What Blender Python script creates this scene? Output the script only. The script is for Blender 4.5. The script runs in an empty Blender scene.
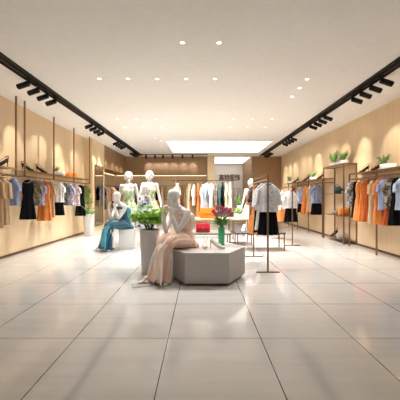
import bpy, bmesh, math, random
from mathutils import Vector, Matrix, Euler
random.seed(7)
R = math.radians
PI = math.pi
scene = bpy.context.scene
COL = scene.collection
CAMZ = 1.22; F = 290.0; CX = 200.3; CY = 197.0
def atY(px, py, Y): return ((px-CX)/F*Y, Y, CAMZ-(py-CY)/F*Y)
def lin(c):
    return tuple(((v/255)/12.92 if v/255 <= .04045 else ((v/255+.055)/1.055)**2.4) for v in c)

# ------------------------------------------------------------------ materials
def newmat(name):
    m = bpy.data.materials.new(name); m.use_nodes = True
    nt = m.node_tree; b = nt.nodes['Principled BSDF']
    return m, nt, b
MATS = {}
def plain(name, rgb, rough=.5, metal=0., var=.06, scale=12., bump=0., sheen=0., trans=0., stretch=(1,1,1), emit=None):
    if name in MATS: return MATS[name]
    m, nt, b = newmat(name)
    N = nt.nodes; L = nt.links
    tc = N.new('ShaderNodeTexCoord'); mp = N.new('ShaderNodeMapping'); mp.inputs['Scale'].default_value = stretch
    nz = N.new('ShaderNodeTexNoise'); nz.inputs['Scale'].default_value = scale; nz.inputs['Detail'].default_value = 4
    L.new(tc.outputs['Object'], mp.inputs[0]); L.new(mp.outputs[0], nz.inputs['Vector'])
    cr = N.new('ShaderNodeValToRGB'); c = lin(rgb)
    cr.color_ramp.elements[0].position = .3; cr.color_ramp.elements[1].position = .7
    cr.color_ramp.elements[0].color = tuple(max(0, v*(1-var*2)) for v in c)+(1,)
    cr.color_ramp.elements[1].color = tuple(min(1, v*(1+var*2)) for v in c)+(1,)
    L.new(nz.outputs[0], cr.inputs[0]); L.new(cr.outputs[0], b.inputs['Base Color'])
    b.inputs['Roughness'].default_value = rough; b.inputs['Metallic'].default_value = metal
    if sheen: b.inputs['Sheen Weight'].default_value = sheen
    if trans: b.inputs['Transmission Weight'].default_value = trans
    if bump:
        bp = N.new('ShaderNodeBump'); bp.inputs['Strength'].default_value = bump; bp.inputs['Distance'].default_value = .01
        L.new(nz.outputs[0], bp.inputs['Height']); L.new(bp.outputs[0], b.inputs['Normal'])
    if emit:
        b.inputs['Emission Color'].default_value = lin(emit[0])+(1,); b.inputs['Emission Strength'].default_value = emit[1]
    MATS[name] = m
    return m
def speckle(name, base, spots, scale=26., thr=.5, rough=.85):
    """fabric print: voronoi cells in several colours over a base"""
    if name in MATS: return MATS[name]
    m, nt, b = newmat(name); N = nt.nodes; L = nt.links
    tc = N.new('ShaderNodeTexCoord')
    nz = N.new('ShaderNodeTexNoise'); nz.inputs['Scale'].default_value = scale*.6
    add = N.new('ShaderNodeMixRGB'); add.blend_type = 'ADD'; add.inputs[0].default_value = .06
    L.new(tc.outputs['Object'], add.inputs[1]); L.new(nz.outputs['Color'], add.inputs[2])
    vo = N.new('ShaderNodeTexVoronoi'); vo.inputs['Scale'].default_value = scale
    L.new(add.outputs[0], vo.inputs['Vector'])
    sep = N.new('ShaderNodeSeparateColor'); L.new(vo.outputs['Color'], sep.inputs[0])
    cr = N.new('ShaderNodeValToRGB'); cr.color_ramp.interpolation = 'CONSTANT'
    els = cr.color_ramp.elements
    els[0].position = 0; els[0].color = lin(base)+(1,)
    els[1].position = thr; els[1].color = lin(spots[0])+(1,)
    for i, s in enumerate(spots[1:]):
        e = els.new(thr+(1-thr)*(i+1)/len(spots)); e.color = lin(s)+(1,)
    L.new(sep.outputs[0], cr.inputs[0]); L.new(cr.outputs[0], b.inputs['Base Color'])
    b.inputs['Roughness'].default_value = rough
    MATS[name] = m
    return m
def woodmat(name, rgb, rough=.45, grain=.10, vertical=True, seams=0):
    if name in MATS: return MATS[name]
    m, nt, b = newmat(name); N = nt.nodes; L = nt.links
    tc = N.new('ShaderNodeTexCoord'); mp = N.new('ShaderNodeMapping')
    mp.inputs['Scale'].default_value = (14, 14, .7) if vertical else (1, 18, 18)
    L.new(tc.outputs['Object'], mp.inputs[0])
    nz = N.new('ShaderNodeTexNoise'); nz.inputs['Scale'].default_value = 1.6; nz.inputs['Detail'].default_value = 6; nz.inputs['Distortion'].default_value = .4
    L.new(mp.outputs[0], nz.inputs['Vector'])
    cr = N.new('ShaderNodeValToRGB'); c = lin(rgb)
    cr.color_ramp.elements[0].position = .3; cr.color_ramp.elements[1].position = .7
    cr.color_ramp.elements[0].color = tuple(v*(1-grain) for v in c)+(1,)
    cr.color_ramp.elements[1].color = tuple(min(1, v*(1+grain)) for v in c)+(1,)
    L.new(nz.outputs[0], cr.inputs[0]); L.new(cr.outputs[0], b.inputs['Base Color'])
    b.inputs['Roughness'].default_value = rough
    MATS[name] = m
    return m
def floormat():
    m, nt, b = newmat('polished_tile'); N = nt.nodes; L = nt.links
    g = N.new('ShaderNodeNewGeometry'); sp = N.new('ShaderNodeSeparateXYZ'); L.new(g.outputs['Position'], sp.inputs[0])
    def joint(sock, off, w):
        a = N.new('ShaderNodeMath'); a.operation = 'ADD'; a.inputs[1].default_value = 80-off+w/2; L.new(sock, a.inputs[0])
        d = N.new('ShaderNodeMath'); d.operation = 'MODULO'; d.inputs[1].default_value = .8; L.new(a.outputs[0], d.inputs[0])
        c = N.new('ShaderNodeMath'); c.operation = 'LESS_THAN'; c.inputs[1].default_value = w; L.new(d.outputs[0], c.inputs[0])
        return c.outputs[0]
    jx = joint(sp.outputs[0], .522, .0075); jy = joint(sp.outputs[1], 2.506, .0065)
    mx = N.new('ShaderNodeMath'); mx.operation = 'MAXIMUM'; L.new(jx, mx.inputs[0]); L.new(jy, mx.inputs[1])
    mp = N.new('ShaderNodeMapping'); mp.inputs['Scale'].default_value = (.5, 5, 1); L.new(g.outputs['Position'], mp.inputs[0])
    nz = N.new('ShaderNodeTexNoise'); nz.inputs['Scale'].default_value = 2.2; nz.inputs['Detail'].default_value = 5; L.new(mp.outputs[0], nz.inputs['Vector'])
    cr = N.new('ShaderNodeValToRGB'); cr.color_ramp.elements[0].position = .25; cr.color_ramp.elements[1].position = .75
    cr.color_ramp.elements[0].color = lin((200, 196, 191))+(1,); cr.color_ramp.elements[1].color = lin((211, 207, 203))+(1,)
    L.new(nz.outputs[0], cr.inputs[0])
    mix = N.new('ShaderNodeMixRGB'); mix.inputs[2].default_value = lin((70, 50, 38))+(1,)
    L.new(mx.outputs[0], mix.inputs[0]); L.new(cr.outputs[0], mix.inputs[1]); L.new(mix.outputs[0], b.inputs['Base Color'])
    b.inputs['Roughness'].default_value = .085; b.inputs['IOR'].default_value = 1.62
    return m
def emissive(name, rgb, s):
    m, nt, b = newmat(name)
    b.inputs['Base Color'].default_value = (.8, .8, .8, 1)
    b.inputs['Emission Color'].default_value = lin(rgb)+(1,); b.inputs['Emission Strength'].default_value = s
    return m

M_ceil = plain('painted_ceiling', (240, 238, 234), .9, var=.01)
M_floor = floormat()
M_wall = woodmat('light_veneer_wall', (224, 198, 160), .5, .05)
M_brown = woodmat('brown_veneer_panel', (152, 119, 85), .5, .12)
M_pil = woodmat('pale_veneer', (232, 208, 168), .5, .05)
M_white = plain('white_plaster', (236, 233, 228), .8, var=.01)
M_base = plain('bronze_skirting', (122, 92, 66), .4, .6)
M_bronze = plain('bronze_metal', (142, 112, 88), .35, .75, var=.04)
M_black = plain('black_metal', (18, 17, 17), .5, .3)
M_track_in = plain('dark_bronze_track', (60, 42, 20), .5, .4)
M_shelf = woodmat('shelf_wood', (196, 160, 122), .45, .08, vertical=False)
M_table = woodmat('pale_table_wood', (226, 196, 150), .4, .08, vertical=False)
M_concrete = plain('grey_concrete', (182, 176, 170), .6, var=.04, scale=40, bump=.05)
M_top = plain('pale_stone_top', (205, 200, 196), .25, var=.02, scale=6)
M_plinth = plain('brown_plinth', (105, 85, 68), .5)
M_man = plain('white_gloss_mannequin', (222, 218, 215), .32, var=.01)
M_mandress = plain('peach_satin', (234, 194, 172), .55, var=.05, scale=7, sheen=.3)
M_mandress_l = plain('pale_peach_satin', (244, 222, 208), .5, var=.04, scale=7, sheen=.3)
M_teal = plain('teal_satin', (14, 84, 108), .5, var=.12, scale=7, sheen=.2)
M_tealp = plain('pale_teal_satin', (70, 150, 172), .5, var=.08, scale=7, sheen=.2)
M_floral = speckle('green_floral_cloth', (206, 216, 182), [(178, 198, 152), (222, 226, 204), (150, 178, 124)], 22, .5)
M_sash = plain('pale_green_sash', (190, 205, 160), .7)
M_navy = speckle('navy_print_cloth', (225, 228, 235), [(48, 62, 100), (110, 125, 160), (30, 40, 70)], 14, .45)
M_lilacw = speckle('lilac_print_cloth', (238, 236, 228), [(190, 180, 205), (225, 220, 200)], 14, .6)
M_pot = plain('grey_white_fibreclay', (210, 208, 206), .55, var=.02, scale=20)
M_soil = plain('soil', (50, 38, 28), .95, var=.3, scale=60)
M_leaf = plain('bright_green_leaf', (158, 200, 76), .5, var=.3, scale=50)
M_leafd = plain('dark_green_leaf', (128, 172, 98), .5, var=.2, scale=30)
M_stem = plain('plant_stem', (70, 84, 40), .7)
M_ceramic = plain('white_ceramic', (238, 238, 236), .3, var=.01)
M_vase = plain('green_glass_vase', (84, 192, 146), .25, var=.12, scale=40)
M_pink = plain('pink_petal', (214, 120, 146), .7, var=.2, scale=60)
M_bk = plain('black_leather', (22, 20, 22), .4)
M_nude = plain('nude_leather', (222, 206, 192), .25, var=.02)
M_wire = plain('grey_strap', (90, 86, 84), .4, .3)
M_orangeb = plain('orange_leather', (234, 138, 30), .45, var=.08)
M_redb = plain('red_leather', (200, 26, 44), .4, var=.1)
M_tealb = plain('dark_teal_leather', (48, 82, 88), .5, var=.08)
M_greyb = plain('grey_leather', (168, 158, 150), .5, var=.06)
M_goldm = plain('gold_clasp', (200, 165, 90), .3, .9)
M_lamp = emissive('lamp_lens', (255, 246, 232), 4)
M_panel = emissive('ceiling_diffuser', (255, 251, 246), 2.0)
M_cove = emissive('warm_led_strip', (255, 225, 185), 3)
M_hang = plain('dark_hanger', (58, 46, 38), .5)
M_hangw = plain('wooden_hanger', (196, 150, 100), .5)

# ------------------------------------------------------------------ geometry helpers
class MB:
    def __init__(s): s.bm = bmesh.new()
    def box(s, x0, x1, y0, y1, z0, z1, M=None):
        vs = [s.bm.verts.new(Vector((x, y, z)) if M is None else M @ Vector((x, y, z))) for z in (z0, z1) for y in (y0, y1) for x in (x0, x1)]
        for f in ((0,2,3,1),(4,5,7,6),(0,1,5,4),(2,6,7,3),(0,4,6,2),(1,3,7,5)): s.bm.faces.new([vs[i] for i in f])
        return s
    def rings(s, rings, cap0=True, cap1=True, closed=False):
        """loft a list of rings of equal length"""
        V = [[s.bm.verts.new(p) for p in r] for r in rings]
        n = len(V[0]); K = len(V)
        for i in range(K if closed else K-1):
            a = V[i]; b = V[(i+1) % K]
            for j in range(n): s.bm.faces.new((a[j], a[(j+1) % n], b[(j+1) % n], b[j]))
        if not closed:
            if cap0: s.bm.faces.new(list(reversed(V[0])))
            if cap1: s.bm.faces.new(V[-1])
        return s
    def tube(s, pts, rad, seg=8, cap=True, round_=False, sx=None, up=None):
        """tube along pts; rad number or list; sx: list of (a,b) scale along side/normal"""
        P = [Vector(p) for p in pts]; n = len(P)
        rr = list(rad) if isinstance(rad, (list, tuple)) else [rad]*n
        ss = sx if sx else [(1, 1)]*n
        if round_:
            d0 = (P[0]-P[1]).normalized(); d1 = (P[-1]-P[-2]).normalized()
            P0, r0, s0 = [], [], []
            for t in (.95, .7, .4): P0.append(P[0]+d0*rr[0]*t); r0.append(rr[0]*math.sqrt(1-t*t)); s0.append(ss[0])
            P1, r1, s1 = [], [], []
            for t in (.4, .7, .95): P1.append(P[-1]+d1*rr[-1]*t); r1.append(rr[-1]*math.sqrt(1-t*t)); s1.append(ss[-1])
            P = P0+P+P1; rr = r0+rr+r1; ss = s0+list(ss)+s1; n = len(P)
        out = []; ref = Vector(up) if up else None
        prev = None
        for i in range(n):
            if i == 0: t = P[1]-P[0]
            elif i == n-1: t = P[-1]-P[-2]
            else: t = (P[i+1]-P[i]).normalized()+(P[i]-P[i-1]).normalized()
            t.normalize()
            if ref is not None: a = ref-ref.dot(t)*t
            elif prev is None:
                a = Vector((0, 0, 1)) if abs(t.z) < .9 else Vector((1, 0, 0)); a = a-a.dot(t)*t
            else: a = prev-prev.dot(t)*t
            if a.length < 1e-5: a = Vector((1, 0, 0))-Vector((1, 0, 0)).dot(t)*t
            a.normalize(); prev = a; b = t.cross(a)
            out.append([P[i]+(a*math.cos(2*PI*k/seg)*ss[i][0]+b*math.sin(2*PI*k/seg)*ss[i][1])*rr[i] for k in range(seg)])
        return s.rings(out, cap, cap)
    def ell(s, c, r, M=None, u=12, v=8):
        c = Vector(c); r = (r, r, r) if not isinstance(r, (tuple, list)) else r
        rg = []
        for i in range(1, v):
            ph = PI*i/v
            ring = []
            for k in range(u):
                q = Vector((r[0]*math.sin(ph)*math.cos(2*PI*k/u), r[1]*math.sin(ph)*math.sin(2*PI*k/u), -r[2]*math.cos(ph)))
                ring.append(c+(M @ q if M else q))
            rg.append(ring)
        base = len(s.bm.verts)
        V = [[s.bm.verts.new(p) for p in g] for g in rg]
        q = Vector((0, 0, -r[2])); b0 = s.bm.verts.new(c+(M @ q if M else q)); q = -q; b1 = s.bm.verts.new(c+(M @ q if M else q))
        for i in range(len(V)-1):
            for k in range(u): s.bm.faces.new((V[i][k], V[i][(k+1) % u], V[i+1][(k+1) % u], V[i+1][k]))
        for k in range(u):
            s.bm.faces.new((V[0][(k+1) % u], V[0][k], b0)); s.bm.faces.new((V[-1][k], V[-1][(k+1) % u], b1))
        return s
    def cyl(s, x, y, z0, z1, r0, r1=None, seg=16):
        return s.tube([(x, y, z0), (x, y, z1)], [r0, r0 if r1 is None else r1], seg)
    def face(s, pts):
        s.bm.faces.new([s.bm.verts.new(p) for p in pts]); return s
    def mesh(s, name, mats, smooth=False):
        me = bpy.data.meshes.new(name)
        bmesh.ops.recalc_face_normals(s.bm, faces=s.bm.faces)
        s.bm.to_mesh(me); s.bm.free()
        for m in (mats if isinstance(mats, list) else [mats]): me.materials.append(m)
        if smooth:
            for p in me.polygons: p.use_smooth = True
        return me
def obj(name, mb, mat, parent=None, smooth=False, bevel=0, loc=None, solid=0):
    me = mb.mesh(name, mat, smooth) if isinstance(mb, MB) else mb
    o = bpy.data.objects.new(name, me); COL.objects.link(o)
    if parent is not None: o.parent = parent
    if loc is not None: o.location = loc
    if solid:
        md = o.modifiers.new('thickness', 'SOLIDIFY'); md.thickness = solid; md.offset = 0
    if bevel:
        md = o.modifiers.new('bevel', 'BEVEL'); md.width = bevel; md.segments = 2; md.limit_method = 'ANGLE'
    return o
def thing(name, label, cat, loc=(0, 0, 0), rz=0, group=None):
    o = bpy.data.objects.new(name, None); COL.objects.link(o); o.empty_display_size = .1
    o.location = loc; o.rotation_euler = (0, 0, rz); o['label'] = label; o['category'] = cat
    if group: o['group'] = group
    return o
def tag(o, label, cat, group=None, loc=None, rz=None):
    o['label'] = label; o['category'] = cat
    if group: o['group'] = group
    if loc is not None: o.location = loc
    if rz is not None: o.rotation_euler = (0, 0, rz)
    return o
def dup(root, label, loc, rz=0, group=None, scale=None):
    r = root.copy(); COL.objects.link(r); r.location = loc; r.rotation_euler = (0, 0, rz); r['label'] = label
    if group: r['group'] = group
    if scale: r.scale = (scale,)*3
    for ch in list(root.children):
        c = ch.copy(); COL.objects.link(c); c.parent = r
        for g in ch.children:
            d = g.copy(); COL.objects.link(d); d.parent = c
    return r
def struct(name, mb, mat, **k):
    o = obj(name, mb, mat, **k); o['kind'] = 'structure'; return o
def bbox(name, x0, x1, y0, y1, z0, z1, mat, **k):
    return struct(name, MB().box(x0, x1, y0, y1, z0, z1), mat, **k)
def evalmesh(o, name):
    bpy.context.view_layer.update()
    dg = bpy.context.evaluated_depsgraph_get()
    me = bpy.data.meshes.new_from_object(o.evaluated_get(dg)); me.name = name
    bpy.data.objects.remove(o, do_unlink=True)
    return me

# ------------------------------------------------------------------ the shop shell
H = 3.22; XL = -3.93; XR = 4.0; XP = -3.68; YB = 14.3; NZ = 2.33; YF = -3.0
bbox('floor', XL-.9, XR+.4, YF, 17.9, -.1, 0, M_floor)
bbox('ceiling', XL-.9, XR+.4, YF, 17.9, H, H+.12, M_ceil)
bbox('wall_left', XL-.2, XL, YF, 9.9, 0, H, M_wall)
bbox('wall_left', XL-.2, XP, 9.9, 11.12, 0, H, M_pil)             # pier that carries the mirror
bbox('wall_right', XR, XR+.2, YF, YB, 0, H, M_wall)
bbox('trim_1', XP-.25, XP, 11.12, YB, NZ, H, M_brown)               # brown band above the side recess
bbox('wall_left', -4.55, -4.4, 11.12, 14.9, 0, NZ+.1, M_wall)
bbox('trim_2', -4.4, XP-.25, 11.12, 14.9, NZ, NZ+.1, M_brown)
bbox('wall_left', -4.4, -4.33, 11.12-.05, 11.12, 0, NZ, M_pil)
bbox('trim_3', XP, .35, YB, YB+.22, NZ, H, M_brown)                 # brown band above the back recess
bbox('trim_4', XP, .35, YB+.22, 14.95, NZ, NZ+.1, M_brown)
bbox('wall_back', -4.4, .35, 14.95, 15.1, 0, NZ+.1, M_wall)
bbox('trim_5', .35, .70, 14.12, 15.1, 0, H, M_pil)                  # pale pilaster
bbox('wall_back', 2.55, XR+.2, YB, YB+.2, 0, H, M_brown)
bbox('wall_corridor_right', 2.55, 2.75, YB+.2, 17.7, 0, H, M_brown)
bbox('wall_corridor_left', .50, .70, 15.1, 17.7, 0, H, M_white)
bbox('wall_corridor_back', .50, 2.75, 17.5, 17.7, 0, H, M_white)
bbox('baseboard_left', XL, XL+.014, YF, 9.9, 0, .05, M_base)
bbox('baseboard_right', XR-.014, XR, YF, YB, 0, .05, M_base)
bbox('baseboard_left', XL, XP+.002, 9.886, 9.9, 0, .05, M_base)
bbox('baseboard_back', 2.55, XR-.014, YB-.014, YB, 0, .05, M_base)

# LED strips under the brown bands
o = obj('led_strip', MB().box(-4.3, .3, 14.93, 14.949, NZ-.015, NZ), M_cove); tag(o, 'glowing warm light strip under the brown band along the back recess', 'light strip')
o = obj('led_strip', MB().box(-4.399, -4.38, 11.25, 14.8, NZ-.015, NZ), M_cove); tag(o, 'glowing warm light strip under the brown band of the left recess', 'light strip')

# ------------------------------------------------------------------ ceiling light panel, downlights, tracks
t = thing('ceiling_light_panel', 'large glowing white rectangular light panel set in the ceiling near the back', 'light panel', (.67, 11.6, H))
obj('diffuser', MB().box(-1.88, 1.9, -1.3, 1.3, -.012, -.002), M_panel, t)
fr = MB()
for a in ((-1.93, 1.95, -1.35, -1.3), (-1.93, 1.95, 1.3, 1.35), (-1.93, -1.88, -1.3, 1.3), (1.9, 1.95, -1.3, 1.3)): fr.box(*a, -.02, 0)
obj('frame', fr, M_ceil, t)
o = obj('corridor_ceiling_glow', MB().box(.75, 2.5, 14.55, 17.2, H-.02, H-.005), emissive('corridor_glow', (255, 250, 244), 1.6)); tag(o, 'added glowing sheet for the bright white passage ceiling behind the pale pilaster', 'light panel')  # added glowing sheet, no fitting: emission stands in for the brightly lit passage ceiling

def downlight_proto():
    t = thing('downlight', '', 'downlight')
    g = []
    for (r, z) in ((.040, 0), (.042, -.005), (.031, -.005), (.029, -.001)): g.append([(r*math.cos(2*PI*k/20), r*math.sin(2*PI*k/20), z) for k in range(20)])
    obj('trim_ring', MB().rings(g, False, False), M_ceramic, t, smooth=True)
    obj('lens', MB().cyl(0, 0, -.004, -.001, .029, seg=20), M_lamp, t)
    return t
DLP = None
def lamp(kind, loc, energy, color, parent=None, rot=(0, 0, 0), size=R(60), blend=.5, rad=.03):
    l = bpy.data.lights.new('lamp', kind); l.energy = energy; l.color = color
    if kind == 'SPOT': l.spot_size = size; l.spot_blend = blend
    l.shadow_soft_size = rad
    o = bpy.data.objects.new('lamp', l); COL.objects.link(o); o.location = loc; o.rotation_euler = rot
    if parent: o.parent = parent
    return o
DL = [  # px, py, words
 (182.5, 42.5, 'left of the two nearest the camera'), (219, 42.5, 'right of the two nearest the camera'),
 (99, 78.8, 'leftmost of the second row from the camera'), (128, 78.8, 'second from the left in the second row'), (157, 78.8, 'middle one of the second row'),
 (186, 78.8, 'fourth from the left in the second row'), (215, 78.8, 'fifth from the left in the second row'), (307, 79, 'far right of the second row'),
 (299.5, 88, 'second in the line beside the right track'), (292, 96.6, 'third in the line beside the right track'),
 (117.5, 119, 'leftmost of the third row'), (136.5, 119, 'second from the left in the third row'), (156, 119, 'third from the left in the third row'),
 (233.5, 119, 'fourth from the left in the third row'), (252.5, 119, 'fifth from the left in the third row'), (272, 119, 'rightmost of the third row'),
 (125, 127.3, 'leftmost of the fourth row'), (143, 127.3, 'second from the left in the fourth row'), (161, 127.3, 'third from the left in the fourth row'),
 (230, 127.3, 'fourth from the left in the fourth row'), (247.5, 127.3, 'fifth from the left in the fourth row'), (265, 127.3, 'rightmost of the fourth row'),
 (155, 138, 'left of the two beside the light panel'), (161, 141, 'right of the two beside the light panel'),
]
DLE = 165
dlp = downlight_proto()
for i, (px, py, w) in enumerate(DL):
    Y = (H-CAMZ)*F/(CY-py); X = (px-CX)/F*Y
    lab = 'small round recessed white downlight in the ceiling, '+w
    if i == 0: o = dlp; o.location = (X, Y, H); o['label'] = lab
    else: o = dup(dlp, lab, (X, Y, H))
    o['group'] = 'recessed downlights in the ceiling'
    if Y > 3: lamp('SPOT', (0, 0, -.02), DLE*(.10 if Y < 4.5 else .45 if Y < 6 else 1.15), (1, .985, .965), o, size=R(115), blend=.9, rad=.05)

def track(x, y0, y1, label):
    t = thing('light_track', label, 'track', (x, y0, H)); L = y1-y0
    obj('channel', MB().box(-.085, .085, 0, L, -.012, 0), M_track_in, t)
    for s in (-1, 1): obj('side_rail', MB().box(s*.085-.012, s*.085+.012, 0, L, -.035, 0), M_black, t)
    obj('power_rail', MB().box(-.02, .02, 0, L, -.034, -.012), M_black, t)
    return t
track(-2.85, 1.2, 13.9, 'long black lighting track on the ceiling along the left wall')
track(2.93, 1.2, 13.9, 'long black lighting track on the ceiling along the right wall')
t = thing('light_track', 'short black lighting track on the ceiling across the back, in front of the brown band', 'track', (0, 13.6, H))
obj('power_rail', MB().box(-2.93, .36, -.02, .02, -.03, 0), M_black, t)

def spot_proto(back=False):
    """head pointing along local +X and down"""
    t = thing('track_spotlight', '', 'spotlight')
    h0, h1 = Vector((0, 0, -.10)), Vector((.18, 0, -.16))
    if back: h0, h1 = Vector((0, 0, -.06)), Vector((.05, 0, -.19))
    d = (h1-h0).normalized()
    m = MB().tube([h0-d*.005, h0, h1, h1+d*.004], [.036, .045, .045, .041], 16)
    hd = obj('lamp_head', m, M_black, t)
    obj('stem', MB().box(-.012, .012, -.012, .012, -.10, -.034), M_black, t)
    obj('track_adapter', MB().box(-.022, .022, -.05, .05, -.05, -.034), M_black, t)
    obj('lens', MB().tube([h1+d*.001, h1+d*.0065], .034, 14), M_lamp, hd)
    return t
SPE = 95
WARM = (1, .93, .82)
sp0 = spot_proto(); spb = spot_proto(True)
first = [True]
ords = ['nearest the camera', 'second from the camera', 'third from the camera', 'farthest from the camera']
def place_spot(x, y, rz, lab, proto, tgt, energy, size=R(44)):
    o = dup(proto, lab, (x, y, H), rz, 'black track spotlights')
    h = Vector((.216, 0, -.176)) if proto is sp0 else Vector((.064, 0, -.235))
    h.rotate(Euler((0, 0, rz)))
    p = Vector((x, y, H))+h
    dirv = Vector(tgt)-p
    l = lamp('SPOT', p, energy, WARM, None, dirv.to_track_quat('-Z', 'Y').to_euler(), size=size, blend=.75, rad=.03)
    return o
GL = [([4.85, 5.15, 5.45, 5.75], 'cluster nearest the camera'), ([7.7, 8.0, 8.3, 8.6], 'second cluster'), ([10.15, 10.45, 10.75, 11.05], 'third cluster'), ([12.5, 12.8, 13.1, 13.4], 'cluster nearest the back')]
GR = [([4.73, 5.03, 5.33, 5.63], 'cluster nearest the camera'), ([6.9, 7.2, 7.5, 7.8], 'second cluster'), ([9.4, 9.7, 10.0, 10.35], 'third cluster'), ([12.5, 12.8, 13.1, 13.4], 'cluster nearest the back')]
# where each lamp points along its wall; None = down at the clothes
TL = [4.3, 5.2, None, 6.1, 7.0, 8.0, None, 9.1, 10.0, 10.6, None, 11.4, 12.1, 12.8, 13.5, None]
TR = [3.9, 4.9, None, 6.0, 7.1, None, 8.1, 9.0, 9.9, None, 10.8, 11.5, 12.2, 12.9, 13.6, None]
for G, T, sx, nm in ((GL, TL, -1, 'left'), (GR, TR, 1, 'right')):
    q = 0
    for ys, cl in G:
        for k, y in enumerate(ys):
            wx = (XL if y < 9.9 else XP) if sx < 0 else XR
            tg = T[q]; q += 1
            tgt = (wx, tg, 2.3) if tg else (wx-sx*.3, y, .9)
            place_spot(-2.87 if sx < 0 else 2.95, y, PI if sx < 0 else 0, 'black spotlight under the %s track, %s in the %s' % (nm, ords[k], cl), sp0, tgt, SPE*(.6 if tg else 1.3), R(40) if tg else R(75))
for k, px in enumerate((146, 155, 163, 172.5, 182.5, 192.5)):
    x = (px-CX)/F*13.6
    place_spot(x, 13.6, PI/2, 'small black spotlight hanging under the short back track, %s from the left' % ['first', 'second', 'third', 'fourth', 'fifth', 'last'][k], spb, (x, YB, 2.7), 22, R(44))
for o in list(sp0.children)+list(spb.children):
    for c in list(o.children): bpy.data.objects.remove(c, do_unlink=True)
    bpy.data.objects.remove(o, do_unlink=True)
bpy.data.objects.remove(sp0, do_unlink=True); bpy.data.objects.remove(spb, do_unlink=True)
for yy in (4.6, 7.2, 9.6, 12.2):
    pass

# ------------------------------------------------------------------ wall racks
SZ = 1.79; RZ_ = 1.65
def bar(m, a, b, r=.011): return m.tube([a, b], r, 8)
def wall_rack(name, label, side, xw, xf, y0, y1, posts, to_floor):
    """shelf + rail; posts stand (or hang from the ceiling) at the front edge xf"""
    t = thing(name, label, 'clothes rack', (xf, y0, 0 if to_floor else RZ_))
    zo = 0 if to_floor else RZ_
    L = y1-y0; w = xw-xf
    x0, x1 = min(0, w), max(0, w)
    obj('shelf', MB().box(x0+.002, x1-.002, 0, L, SZ-.018-zo, SZ-zo), M_shelf, t)
    m = MB(); 
    m.box(-.011, .011, 0, L, SZ-.024-zo, SZ-zo+.002)
    obj('shelf_edge', m, M_bronze, t)
    m = MB(); m.box(-.011, .011, 0, L, RZ_-.011-zo, RZ_+.011-zo)
    obj('clothes_rail', m, M_bronze, t)
    for y in posts:
        z0, z1 = ((0, SZ) if to_floor else (RZ_, H))
        obj('post', MB().box(-.0135, .0135, y-y0-.0135, y-y0+.0135, z0-zo, z1-zo), M_bronze, t)
    for y in (y0+.012, y1-.012): obj('wall_bracket', MB().box(x0, x1, y-y0-.01, y-y0+.01, RZ_-.01-zo, RZ_+.01-zo), M_bronze, t)
    return t
wall_rack('wall_clothes_rack', 'bronze ceiling-hung rack on the left wall, nearest the camera, cut by the frame', -1, XL, -3.65, 3.6, 5.76, [4.7, 5.745], False)
wall_rack('wall_clothes_rack', 'long bronze ceiling-hung rack on the left wall, carrying white trough and orange bags', -1, XL, -3.66, 6.03, 9.6, [6.045, 7.25, 8.4, 9.585], False)
wall_rack('wall_clothes_rack', 'bronze floor-standing rack on the right wall, nearer the camera than the tall shelf', 1, XR, 3.69, 3.8, 7.19, [4.95, 6.07, 7.175], True)
wall_rack('wall_clothes_rack', 'bronze rack on the right wall beyond the tall shelf unit', 1, XR, 3.68, 8.72, 12.6, [8.735, 9.86, 10.98, 12.1], True)

# tall open shelf unit
t = thing('open_shelf_unit', 'tall open bronze frame shelf unit with plants on top against the right wall', 'shelf unit', (3.66, 7.4, 0))
for (x, y) in ((0, 0), (.325, 0), (0, 1.2), (.325, 1.2)):
    obj('post', MB().box(x-.014, x+.014, y-.014, y+.014, 0, 2.09), M_bronze, t)
m = MB()
for z in (2.09,):
    m.box(-.014, .339, -.014, .014, z-.028, z); m.box(-.014, .339, 1.186, 1.214, z-.028, z); m.box(-.014, .014, .014, 1.186, z-.028, z); m.box(.311, .339, .014, 1.186, z-.028, z)
obj('top_frame', m, M_bronze, t)
for z in (2.085, 1.31, .73, .10): obj('shelf', MB().box(.0135, .3115, .0135, 1.1865, z-.012, z), M_bronze if z < 2 else M_shelf, t)

# pier mirror
t = thing('wall_mirror', 'tall narrow mirror in a thin bronze frame on the pale pier at left', 'mirror', (XP, 10.09, 0))
obj('mirror_glass', MB().box(.004, .012, .03, .84, .22, 2.31), plain('mirror_silver', (235, 235, 235), .02, 1., var=0), t)
m = MB(); m.box(0, .022, 0, .03, .19, 2.34); m.box(0, .022, .84, .87, .19, 2.34); m.box(0, .022, .03, .84, .19, .22); m.box(0, .022, .03, .84, 2.31, 2.34)
obj('mirror_frame', m, M_bronze, t)

# recess rails
t = thing('recess_rail', 'slim bronze clothes rail inside the recess along the back wall', 'rail', (-3.7, 14.62, 1.78))
obj('clothes_rail', MB().tube([(0, 0, 0), (4.05, 0, 0)], .012), M_bronze, t)
for x in (.05, 1.4, 2.7, 4.0): obj('wall_bracket', MB().tube([(x, 0, 0), (x, .33, 0)], .01), M_bronze, t)
t = thing('recess_rail', 'slim bronze clothes rail inside the recess of the left wall', 'rail', (-4.0, 11.15, 1.72))
obj('clothes_rail', MB().tube([(0, 0, 0), (0, 3.1, 0)], .012), M_bronze, t)
for y in (.05, 1.5, 3.05): obj('wall_bracket', MB().tube([(0, y, 0), (-.4, y, 0)], .01), M_bronze, t)

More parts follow.
